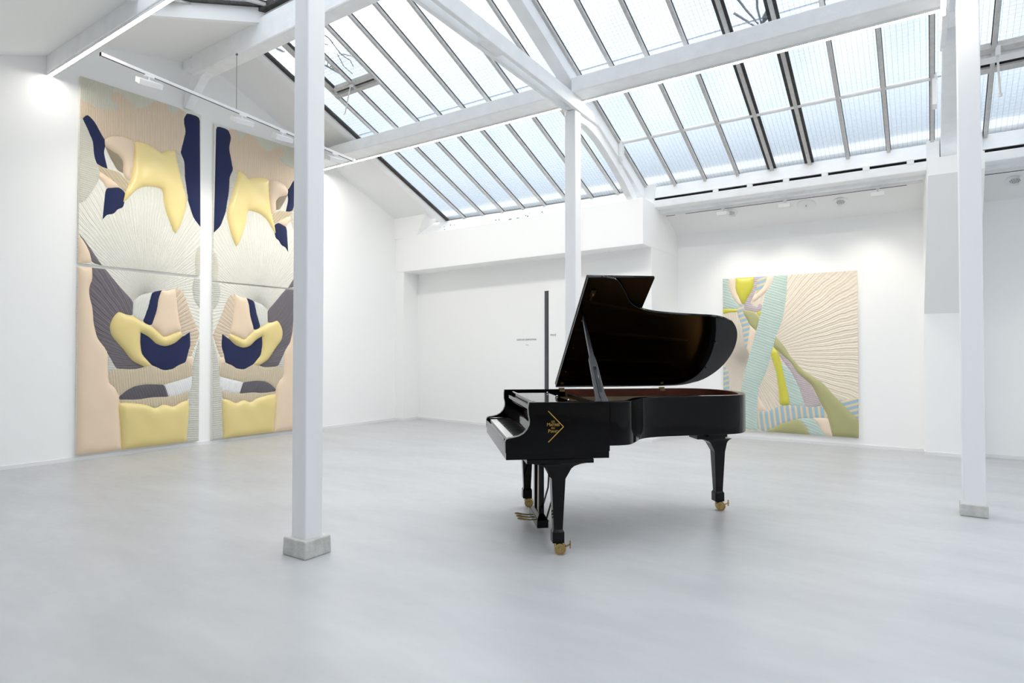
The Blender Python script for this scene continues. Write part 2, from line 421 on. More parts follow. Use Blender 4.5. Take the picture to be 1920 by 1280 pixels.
# sill boards, dark gap, tabs and bay beams under the eave
t1 = struct(MB().prism([(8.72, 3.598), (9.05, 3.598), (9.05, 3.87), (8.97, 3.86)], -8.3, -3.62, 'yz').build('trim_1', 'beam_paint'), 'flaking white sill board under the left skylight')
random.seed(3)
m = MB()
for i in range(11):
    x = random.choice([random.uniform(-7.75, -7.2), random.uniform(-6.55, -6.25), random.uniform(-5.9, -5.4)])
    yy = random.uniform(8.76, 8.86); zz = 3.60+(yy-8.72)*1.05
    s_ = random.uniform(.006, .018)
    m.add([(x-s_, yy-.004, zz-s_*.7), (x+s_*1.2, yy-.004, zz-s_*.5), (x+s_, yy-.002+.004, zz+s_*.7), (x-s_*.6, yy-.002+.004, zz+s_*.6)], [(0, 1, 2, 3)])
m.add([(-6.06, 8.745, 3.637), (-5.98, 8.745, 3.637), (-5.97, 8.76, 3.662), (-6.03, 8.765, 3.665)], [(0, 1, 2, 3)])
m.add([(-5.90, 8.745, 3.637), (-5.80, 8.745, 3.637), (-5.80, 8.755, 3.65), (-5.86, 8.768, 3.668)], [(0, 1, 2, 3)])
tag(m.build('paint_chips', 'dark_gap', t1), kind='stuff')
def bay(n, x0, x1, label):
    t = empty('trim_%d' % n); struct(t, label)
    MB().prism([(8.90, 3.69), (8.93, 3.69), (9.05, 3.90), (8.975, 3.875)], x0, x1, 'yz').build('sill_board', 'beam_paint', t)
    MB().prism([(8.93, 3.60), (9.05, 3.60), (9.05, 3.80), (8.93, 3.72)], x0, x1, 'yz').build('shadow_gap', 'dark_gap', t)
    MB().box(x0, x1, 8.90, 9.29, 3.54, 3.655).build('beam', 'beam_paint', t, bevel=.012)
    MB().box(x0, x1, 9.10, 9.30, 3.505, 3.54).build('moulding', 'beam_paint', t)
    if n == 2:
        MB().box(x0-.16, x0+.02, 8.895, 9.25, 3.60, 3.90).build('end_block', 'beam_paint', t)
        MB().box(x1-.03, x1+.10, 8.895, 9.25, 3.60, 3.89).build('end_block', 'beam_paint', t)
    else:
        MB().box(x0-.22, x0+.03, 8.895, 9.25, 3.60, 3.89).build('end_block', 'beam_paint', t)
    x = x0+.9
    while x < x1-.1:
        MB().box(x, x+.075, 8.893, 8.95, 3.645, 3.70).build('spacer_tab', 'beam_paint', t)
        x += .47
    return t
bay(2, -3.46, .02, 'white eave beam with spacer tabs above the middle bay')
bay(3, .50, XR, 'white eave beam above the right bay')

# ------------------------------------------------------------------ timber roof frame
def ring(mb, pts, w, h, mi=0):
    """bent bar through points in the yz plane: pts (y, z), x0..x1 = w"""
    P = [Vector((0, a, b)) for a, b in pts]; n = len(P); v = []
    for i, p in enumerate(P):
        d = (P[min(i+1, n-1)]-P[max(i-1, 0)]).normalized(); q = Vector((0, -d.z, d.y))
        v += [(w[0], *(p-q*h/2)[1:]), (w[1], *(p-q*h/2)[1:]), (w[1], *(p+q*h/2)[1:]), (w[0], *(p+q*h/2)[1:])]
    f = [(0, 1, 2, 3), tuple((n-1)*4+k for k in (3, 2, 1, 0))]
    for i in range(n-1):
        for k in range(4):
            f.append((i*4+k, (i+1)*4+k, (i+1)*4+(k+1) % 4, i*4+(k+1) % 4))
    mb.add(v, f, mi); return mb
def truss(label, xb, xa, zt, brace):
    t = empty('roof_truss', (xb, 6.75, 0)); tag(t, label, 'roof truss', 'timber roof trusses')
    inv = Matrix.Translation((-xb, -6.75, 0))
    def fin(mb, name, bev=.008):
        mb.v = [tuple(inv @ Vector(v)) for v in mb.v]
        return mb.build(name, 'beam_paint', t, bevel=bev)
    # rafters under both slopes
    fin(MB().hexa([(xb-.08, 4.6, roof_z(4.6)-.24), (xb+.08, 4.6, roof_z(4.6)-.24), (xb+.08, 9.0, roof_z(9.0)-.24), (xb-.08, 9.0, roof_z(9.0)-.24),
                   (xb-.08, 4.6, roof_z(4.6)-.06), (xb+.08, 4.6, roof_z(4.6)-.06), (xb+.08, 9.0, roof_z(9.0)-.06), (xb-.08, 9.0, roof_z(9.0)-.06)]), 'rafter')
    fin(MB().hexa([(xa-.08, .4, near_z(.4)-.26), (xa+.08, .4, near_z(.4)-.26), (xa+.08, 4.6, near_z(4.6)-.28), (xa-.08, 4.6, near_z(4.6)-.28),
                   (xa-.08, .4, near_z(.4)-.06), (xa+.08, .4, near_z(.4)-.06), (xa+.08, 4.6, near_z(4.6)-.06), (xa-.08, 4.6, near_z(4.6)-.06)]), 'rafter')
    # twin tie planks with filler blocks
    dx = (xa-xb)/(2.55-6.9)
    def tx(y): return xb+dx*(y-6.9)
    for o in (-.068, .068):
        y0, y1 = 2.3, 7.42
        fin(MB().bar((tx(y0)+o, y0, zt+.085), (tx(y1)+o, y1, zt+.085), .05, .17), 'tie_plank')
    for ya, yb in ((2.4, 2.9), (4.72, 5.05), (6.62, 6.95)):
        fin(MB().bar((tx(ya), ya, zt+.08), (tx(yb), yb, zt+.08), .09, .13), 'filler_block')
    if brace:
        fin(ring(MB(), [(6.86, 4.33), (7.02, 4.335), (7.2, 4.305), (7.45, 4.235), (7.82, 4.08), (8.26, 3.86), (8.62, 3.63)], (xb-.05, xb+.05), .15), 'curved_brace')
    return t
truss('white timber truss with a curved brace carried by the slim column behind the piano', -3.67, -3.48, 4.35, True)
truss('white timber truss above the right column, resting on the corbelled pier', .21, .25, 4.34, False)

def led_box(x0, x1, y0, y1, z0, z1):
    m = MB().box(x0, x1, y0, y1, z0, z1); m.m[0] = 1      # only the lower face gives light
    return m
def purlin(name, label, x0, x1, ya, yb, z0, z1, led, group=None, lm='led_light'):
    t = empty(name, (x0, (ya+yb)/2, z0)); tag(t, label, 'beam', group)
    o = (-x0, -(ya+yb)/2, -z0)
    def fin(m, nm, mt, bev=0):
        m.v = [(a+o[0], b+o[1], c+o[2]) for a, b, c in m.v]; return m.build(nm, mt, t, bevel=bev)
    fin(MB().box(x0, x1, ya, yb, z0, z1), 'timber', 'beam_paint', .012)
    if led is not None:
        h = fin(MB().box(x0+.01, x1-.01, led-.024, led+.024, z0-.020, z0-.001), 'led_profile', 'rail_white')
        l = fin(led_box(x0+.01, x1-.01, led-.021, led+.021, z0-.026, z0-.0205), 'led_strip', ['rail_white', lm])
        l['label'] = 'bright white linear light'
    return t
purlin('purlin_beam', 'white beam with a light strip running from the left wall to the slim column', XL, -3.76, 6.55, 6.90, 4.52, 4.70, 6.875, 'purlins with light strips')
purlin('purlin_beam', 'white beam with a light strip running from the slim column to the right column', -3.59, .13, 6.55, 6.86, 4.515, 4.70, 6.835, 'purlins with light strips')
purlin('purlin_beam', 'white beam with a light strip in the top left corner of the room', XL, -3.58, 2.90, 2.975, 4.715, 5.16, 2.934, 'purlins with light strips', 'led_light_dimmed')
purlin('purlin_beam', 'unseen white beam with a light strip, added overhead to brighten surfaces facing the camera', -3.38, .16, 2.90, 2.975, 4.715, 5.16, 2.934, 'purlins with light strips', 'led_light_dimmed')  # extra strip lamp out of view, added to light the camera side
# ridge beam with a short wall brace
rb = empty('ridge_beam', (XL, 4.6, 5.2)); tag(rb, 'white ridge beam under the roof peak, ending at a wall brace', 'beam')
MB().box(.30, XR-XL-.1, -.1, .1, .0, .34).build('timber', 'beam_paint', rb, bevel=.02)
MB().box(.0, .5, -.07, .07, .16, .34).build('timber_end', 'beam_paint', rb, bevel=.01)
mb = MB()
P = [(0.02, -.36), (.14, -.20), (.38, .02), (.62, .10)]
v = []
for i, (a, c) in enumerate(P):
    hw = (.03, .07, .09, .1)[i]
    v += [(a-hw, -.06, c+hw*.6), (a+hw, -.06, c-hw*.6), (a+hw, .06, c-hw*.6), (a-hw, .06, c+hw*.6)]
f = [(0, 1, 2, 3), (15, 14, 13, 12)]
for i in range(3):
    for k in range(4): f.append((i*4+k, (i+1)*4+k, (i+1)*4+(k+1) % 4, i*4+(k+1) % 4))
mb.add(v, f).build('wall_brace', 'beam_paint', rb, bevel=.01)
# short light strip on the tie by the right column
tl = led_box(-.018, .018, -.75, .0, -.02, 0).build('led_strip', ['rail_white', 'led_light'], None, loc=(.125, 6.58, 4.338))
tag(tl, 'short bright light strip under the tie at the right column head', 'light strip')
# thin white rod across the middle skylight with end brackets
rd = empty('skylight_rod', (-3.57, 7.98, 4.3)); tag(rd, 'thin white rod crossing the middle skylight between two brackets', 'rod')
MB().tube([(0, 0, 0), (3.67, 0, .005)], .024, 10).build('rod', 'rail_white', rd, smooth=40)
MB().prism([(-.06, .05), (.05, .07), (.06, -.22), (.0, -.26), (-.05, -.2)], -.015, .02, 'yz').build('bracket', 'rail_white', rd)
MB().prism([(-.06, .05), (.05, .07), (.06, -.28), (.0, -.34), (-.05, -.3)], 3.62, 3.66, 'yz').build('bracket', 'rail_white', rd)

# ------------------------------------------------------------------ columns
def column(name, label, x, y, w, d, z1, plinth, lean=0):
    t = empty(name, (x, y, 0)); tag(t, label, 'column', 'square white columns')
    MB().hexa([(-w/2, -d/2, .0), (w/2, -d/2, .0), (w/2, d/2, .0), (-w/2, d/2, .0), (-w/2, -d/2, z1), (w/2, -d/2, z1), (w/2, d/2, z1), (-w/2, d/2, z1)]).build('shaft', 'column_paint', t, bevel=.012, bseg=3)
    if plinth:
        pw, pd, ph, tw = plinth
        MB().hexa([(-pw/2, -pd/2, 0), (pw/2, -pd/2, 0), (pw/2, pd/2, 0), (-pw/2, pd/2, 0), (-tw*pw/2, -tw*pd/2, ph), (tw*pw/2, -tw*pd/2, ph), (tw*pw/2, tw*pd/2, ph), (-tw*pw/2, tw*pd/2, ph)]).build('plinth', 'plinth_paint', t, bevel=.008)
    return t
column('column', 'thick square white column on a grey plinth in the left foreground', -3.468, 2.645, .148, .142, 4.36, (.238, .214, .118, .97))
column('column', 'slim white column standing behind the open piano', -3.675, 6.75, .155, .15, 4.36, (.23, .22, .10, .97))
column('column', 'square white column on a small grey plinth by the right edge', .290, 6.375, .155, .16, 4.36, (.188, .19, .10, 1.0))

# ------------------------------------------------------------------ door and lettering on the recessed wall
def text_mesh(name, body, size, mt, parent, loc, rot, extrude=.0006, align='CENTER', bold=0., xs=1.):
    cu = bpy.data.curves.new(name, 'FONT'); cu.body = body; cu.size = size; cu.extrude = extrude
    cu.align_x = align; cu.align_y = 'BOTTOM_BASELINE'; cu.offset = bold; cu.resolution_u = 3
    tmp = bpy.data.objects.new(name+'_curve', cu); COL.objects.link(tmp)
    dg = bpy.context.evaluated_depsgraph_get()
    me = bpy.data.meshes.new_from_object(tmp.evaluated_get(dg)); me.name = name
    bpy.data.objects.remove(tmp); bpy.data.curves.remove(cu)
    me.materials.clear(); me.materials.append(MATS[mt])
    o = bpy.data.objects.new(name, me); COL.objects.link(o); o.parent = parent
    o.location = loc; o.rotation_euler = rot; o.scale = (xs, 1, 1)
    return o
wang = math.atan2(8.77-9.19, -3.44+8.57)
def wall_pt(x): return 9.19+(x+8.57)*(8.77-9.19)/(-3.44+8.57)
d1 = empty('door_1', (-5.40, wall_pt(-5.40), 0), wang); struct(d1, 'flush white door with a dark edge strip in the recessed wall')
MB().box(.095, 1.02, -.035, -.002, .01, 2.40).build('door_leaf', 'wall_paint', d1)
MB().box(.0, .095, -.02, -.002, .0, 2.385).build('dark_jamb', 'door_edge', d1)
MB().box(.075, .095, -.03, -.002, .0, 2.385).build('dark_gap', 'dark_gap', d1)
text_mesh('door_lettering', 'PRIVÉ', .05, 'ink', d1, (.19, -.037, 1.615), (R(90), 0, 0))
tx_ = text_mesh('wall_lettering', "SUITE DE L'EXPOSITION", .040, 'ink', None, (-5.80, wall_pt(-5.80)-.003, 1.55), (R(90), 0, wang))
tag(tx_, 'small grey line of wall lettering left of the flush door', 'lettering')
ta = MB().box(-.03, .03, -.0012, 0, -.003, .003).build('wall_dash', 'ink', None, loc=(-5.79, wall_pt(-5.79)-.001, 1.47)); ta.rotation_euler = (0, 0, wang)
tag(ta, 'tiny faint dash printed below the wall lettering', 'lettering')

# ------------------------------------------------------------------ track lighting
def spot(name, parent, loc, target, power, angle, col=(1, .93, .82), blend=.9, size=.08):
    l = bpy.data.lights.new(name, 'SPOT'); l.energy = power; l.spot_size = R(angle); l.spot_blend = blend; l.color = col; l.shadow_soft_size = size
    o = bpy.data.objects.new(name, l); COL.objects.link(o)
    o.location = loc
    d = (Vector(target)-Vector(loc)).normalized()
    o.rotation_euler = d.to_track_quat('-Z', 'Y').to_euler()
    if parent:
        o.parent = parent; o.matrix_parent_inverse = Matrix.Translation(parent.location).inverted()
    return o
TA, TB = Vector((-7.38, 2.93, 4.57)), Vector((-7.40, 6.46, 4.335))
tr = empty('track_rail', TA); tag(tr, 'long white lighting track above the left wall panels', 'track')
MB().bar((0, 0, 0), TB-TA, .036, .034).build('rail', 'rail_white', tr)
MB().bar(Vector((0, .005, -.0175)), TB-TA+Vector((0, 0, -.0175)), .012, .004).build('slot', 'dark_gap', tr)
MB().bar((0, -.006, 0), (0, .0, 0), .038, .036).build('end_cap', 'dark_gap', tr)
MB().bar((TB-TA)*.995, (TB-TA)*1.0+Vector((0, .03, .0)), .05, .05).build('end_feed', 'rail_white', tr)
wz = MB().tube([(-7.38, 4.5, 5.22), (-7.38, 4.5, 4.49)], .0035, 6).lathe([(.008, -.015), (.014, 0), (.008, .015)], (-7.38, 4.5, 5.20), (1, 0, 0), 10).build('hanging_wire', 'wire_steel', None, smooth=50)
tag(wz, 'thin steel wire hanging from the ridge beam to the track', 'wire')
def track_lamp(label, p, tilt, yaw_, group, target, power, angle, L=.24, D=.17, T=.06):
    t = empty('track_lamp', p); tag(t, label, 'track lamp', group)
    MB().box(-.018, .018, -.05, .05, -.035, -.015).tube([(0, 0, -.03), (0, 0, -.075)], .011, 8).build('adapter', 'rail_white', t)
    h = MB().box(-D/2, D/2, -L/2, L/2, -T/2, T/2).build('housing', 'rail_white', t, bevel=.0015, bseg=1)
    q = Matrix.Rotation(yaw_, 4, 'Z') @ Matrix.Rotation(tilt, 4, 'Y')
    h.matrix_local = Matrix.Translation((0, 0, -.10)) @ q
    ln = MB().box(-D/2+.015, D/2-.015, -L/2+.015, L/2-.015, -T/2-.004, -T/2).build('lens', 'lens_white', h)
    n = (q @ Vector((0, 0, -1)))
    loc = Vector(p)+Vector((0, 0, -.10))+n*(T/2+.03)
    spot('lamp_light', t, loc, target, power, angle)
    return t
labs = ['track lamp above the left pair of textile panels, nearest the corner light strip',
        'track lamp under the hanging wire, above the gap between the panel pairs',
        'track lamp left of the foreground column, above the right panel pair',
        'track lamp right of the foreground column, next to the far purlin']
for lb, y, ty in zip(labs, (3.43, 4.59, 5.19, 6.10), (3.6, 4.4, 5.4, 6.3)):
    f_ = (y-TA.y)/(TB.y-TA.y); p = TA.lerp(TB, f_)
    track_lamp(lb, p, R(26), R(-8), 'lamps on the left track', (-8.7, ty, 2.6), SPOT_LEFT, 88)
tr2 = empty('track_rail', (-3.4, 9.22, 3.50)); tag(tr2, 'short white lighting track under the middle bay beam', 'track')
MB().box(0, 3.35, -.018, .018, -.03, .005).build('rail', 'rail_white', tr2)
MB().box(0.02, 3.18, .004, .02, -.034, -.03).build('slot', 'dark_gap', tr2)
MB().box(.17, .33, -.022, .022, -.036, -.028).build('end_feed', 'rail_white', tr2)
tr3 = empty('track_rail', (.56, 9.22, 3.50)); tag(tr3, 'white lighting track under the right bay beam', 'track')
MB().box(0, 3.6, -.018, .018, -.03, .005).build('rail', 'rail_white', tr3)
MB().box(0.0, 3.6, .004, .02, -.034, -.03).build('slot', 'dark_gap', tr3)
for lb, x, tx in (('track lamp at the left end of the middle bay', -2.50, -2.3), ('track lamp in the middle of the middle bay, beside the round disc', -1.65, -1.7), ('track lamp at the right end of the middle bay, near the corbelled pier', -.535, -.9)):
    track_lamp(lb, (x, 9.20, 3.49), R(-6), R(90), 'lamps on the bay track', (tx, 9.9, 1.2), SPOT_RIGHT, 100, .15, .15, .05)

# ceiling fittings on the bay slope
sl = math.atan(.4)
def fitting(name, label, cat, x, y, r, grille, group=None):
    z = 3.28+.4*(YB-y)
    t = empty(name, (x, y, z)); t.rotation_euler = (-sl, 0, 0); tag(t, label, cat, group)
    MB().lathe([(r, 0), (r, -.006), (r*.9, -.012), (r*.15, -.014)], (0, 0, 0), (0, 0, 1), 28).build('rim' if grille else 'disc', 'rail_white', t, smooth=40)
    if grille:
        MB().lathe([(r*.55, -.0135), (r*.55, -.016)], (0, 0, 0), (0, 0, 1), 24).build('opening', 'vent_dark', t)
        for k in range(-3, 4):
            x_ = k*r*.15; hl = (max(.01, (r*.52)**2-x_**2))**.5
            MB().box(x_-.004, x_+.004, -hl, hl, -.022, -.016).build('slat', 'rail_white', t)
    else:
        MB().lathe([(.012, -.014), (.008, -.03), (.014, -.036)], (0, 0, 0), (0, 0, 1), 12).build('knob', 'chrome', t, smooth=40)
    return t
fitting('ceiling_disc', 'large flat white disc on the sloping bay ceiling', 'ceiling disc', -1.43, 9.53, .125, False)
fitting('air_vent', 'small round slatted vent right of the white ceiling disc', 'vent', -1.0, 9.55, .095, True, 'round ceiling vents')
fitting('air_vent', 'small round slatted vent half hidden behind the left bay track lamp', 'vent', -2.46, 9.49, .095, True, 'round ceiling vents')
fitting('air_vent', 'small round slatted vent at the far right beyond the column', 'vent', .875, 9.55, .095, True, 'round ceiling vents')

# ------------------------------------------------------------------ outside: a pale building and twigs lying on the glass
def house(label, x0, x1, y0, z1, mt, rows, pitch):
    nb = empty('neighbouring_building', ((x0+x1)/2, y0, 0)); tag(nb, label, 'building', 'buildings behind the skylights')
    hw = (x1-x0)/2
    MB().box(-hw, hw, 0, 8, 0, z1).build('wall', mt, nb)
    MB().prism([(-.3, z1), (8.3, z1), (6, z1+1.6), (2, z1+1.6)], -hw-.2, hw+.2, 'yz').build('roof', 'facade_grey', nb)
    wm = MB().box(-.55, .55, -.05, .1, 0, 1.7).build('window', 'facade_glass', nb)
    first = True; x = -hw+1.2
    while x < hw-1:
        for z in rows:
            if first: wm.location = (x, 0, z); first = False
            else: copy_part(wm, nb, (x, 0, z))
        x += pitch
house('low grey building seen dimly through the bottom skylight panes', -23, 26, 15.0, 6.2, 'facade_grey', (3.9,), 2.6)
house('tall pale building added outside to dim the sky in the upper skylight panes', -46, 30, 24.0, 19.0, 'facade', (8.5, 11.5, 14.5), 3.4)  # added at this height to cover bright sky behind the upper panes
house('pale building added outside to dim the left skylight panes near the ridge', -40, -24, 9.0, 19.0, 'facade', (8.5, 11.5, 14.5), 3.4)  # made-up block, keeps the left panes from washing out to white
def twig(label, paths, mt='bark', leaf=None):
    t = empty('twig', (paths[0][0][0], paths[0][0][1], roof_z(paths[0][0][1]))); tag(t, label, 'twig', 'twigs lying on the skylights')
    o = t.location; m = MB()
    for p in paths:
        r = p[-1] if isinstance(p[-1], float) else .008
        pts = [q for q in p if not isinstance(q, float)]
        m.tube([(a-o.x, b-o.y, roof_z(b)+.03-o.z) for a, b in pts], [r*(1-.5*i/len(pts)) for i in range(len(pts))], 6)
    m.build('stem', mt, t, smooth=60)
    if leaf:
        lm = MB()
        for a, b, dx, dy, w in leaf:
            d = Vector((dx, dy)); n = Vector((-dy, dx)).normalized()*w
            pts = [Vector((a, b)), Vector((a, b))+d*.35+n, Vector((a, b))+d*.75+n*.8, Vector((a, b))+d, Vector((a, b))+d*.7-n*.7, Vector((a, b))+d*.3-n*.8]
            lm.add([(p.x-o.x, p.y-o.y, roof_z(p.y)+.035+(.01 if i in (1, 2) else 0)-o.z) for i, p in enumerate(pts)], [(0, 1, 2, 3, 4, 5)])
            lm.add([(p.x-o.x, p.y-o.y, roof_z(p.y)+.041+(.01 if i in (1, 2) else 0)-o.z) for i, p in enumerate(pts)], [(0, 1, 2, 3, 4, 5)])
        lm.build('leaf', 'leaf_dry', t)
    return t
twig('dark branched twig lying on the vent sash of the left skylight',
     [[(-6.56, 5.08), (-6.50, 5.26), (-6.55, 5.5), (-6.50, 5.62), (-6.55, 5.72), .009], [(-6.56, 5.48), (-6.38, 5.60), (-6.34, 5.80), .006], [(-6.6, 5.48), (-6.68, 5.66), (-6.66, 5.8), .007], [(-6.75, 5.22), (-6.6, 5.33), .008]])
twig('feathery dark sprig beside the sash handle of the left skylight',
     [[(-7.05, 5.42), (-6.92, 5.60), (-6.82, 5.80), .012]] + [[(-6.98+.02*k, 5.50+.035*k), (-7.12+.05*k, 5.44+.03*k), .006] for k in range(6)] + [[(-6.96+.02*k, 5.50+.035*k), (-6.86+.02*k, 5.42+.045*k), .006] for k in range(5)])
twig('grey stalks and a curled dry leaf at the top of the middle skylight',
     [[(-1.63, 6.35), (-1.55, 6.6), (-1.47, 6.80), .014], [(-1.67, 6.60), (-1.58, 6.72), (-1.50, 6.83), .013], [(-1.40, 6.42), (-1.44, 6.62), (-1.44, 6.82), .014]], 'bark', [(-1.44, 6.83, .17, -.22, .045)])
twig('small dark leaf stuck on the first pane near the ridge', [[(-7.43, 5.12), (-7.38, 5.19), .006]], 'bark', [(-7.45, 5.10, .10, .11, .03)])
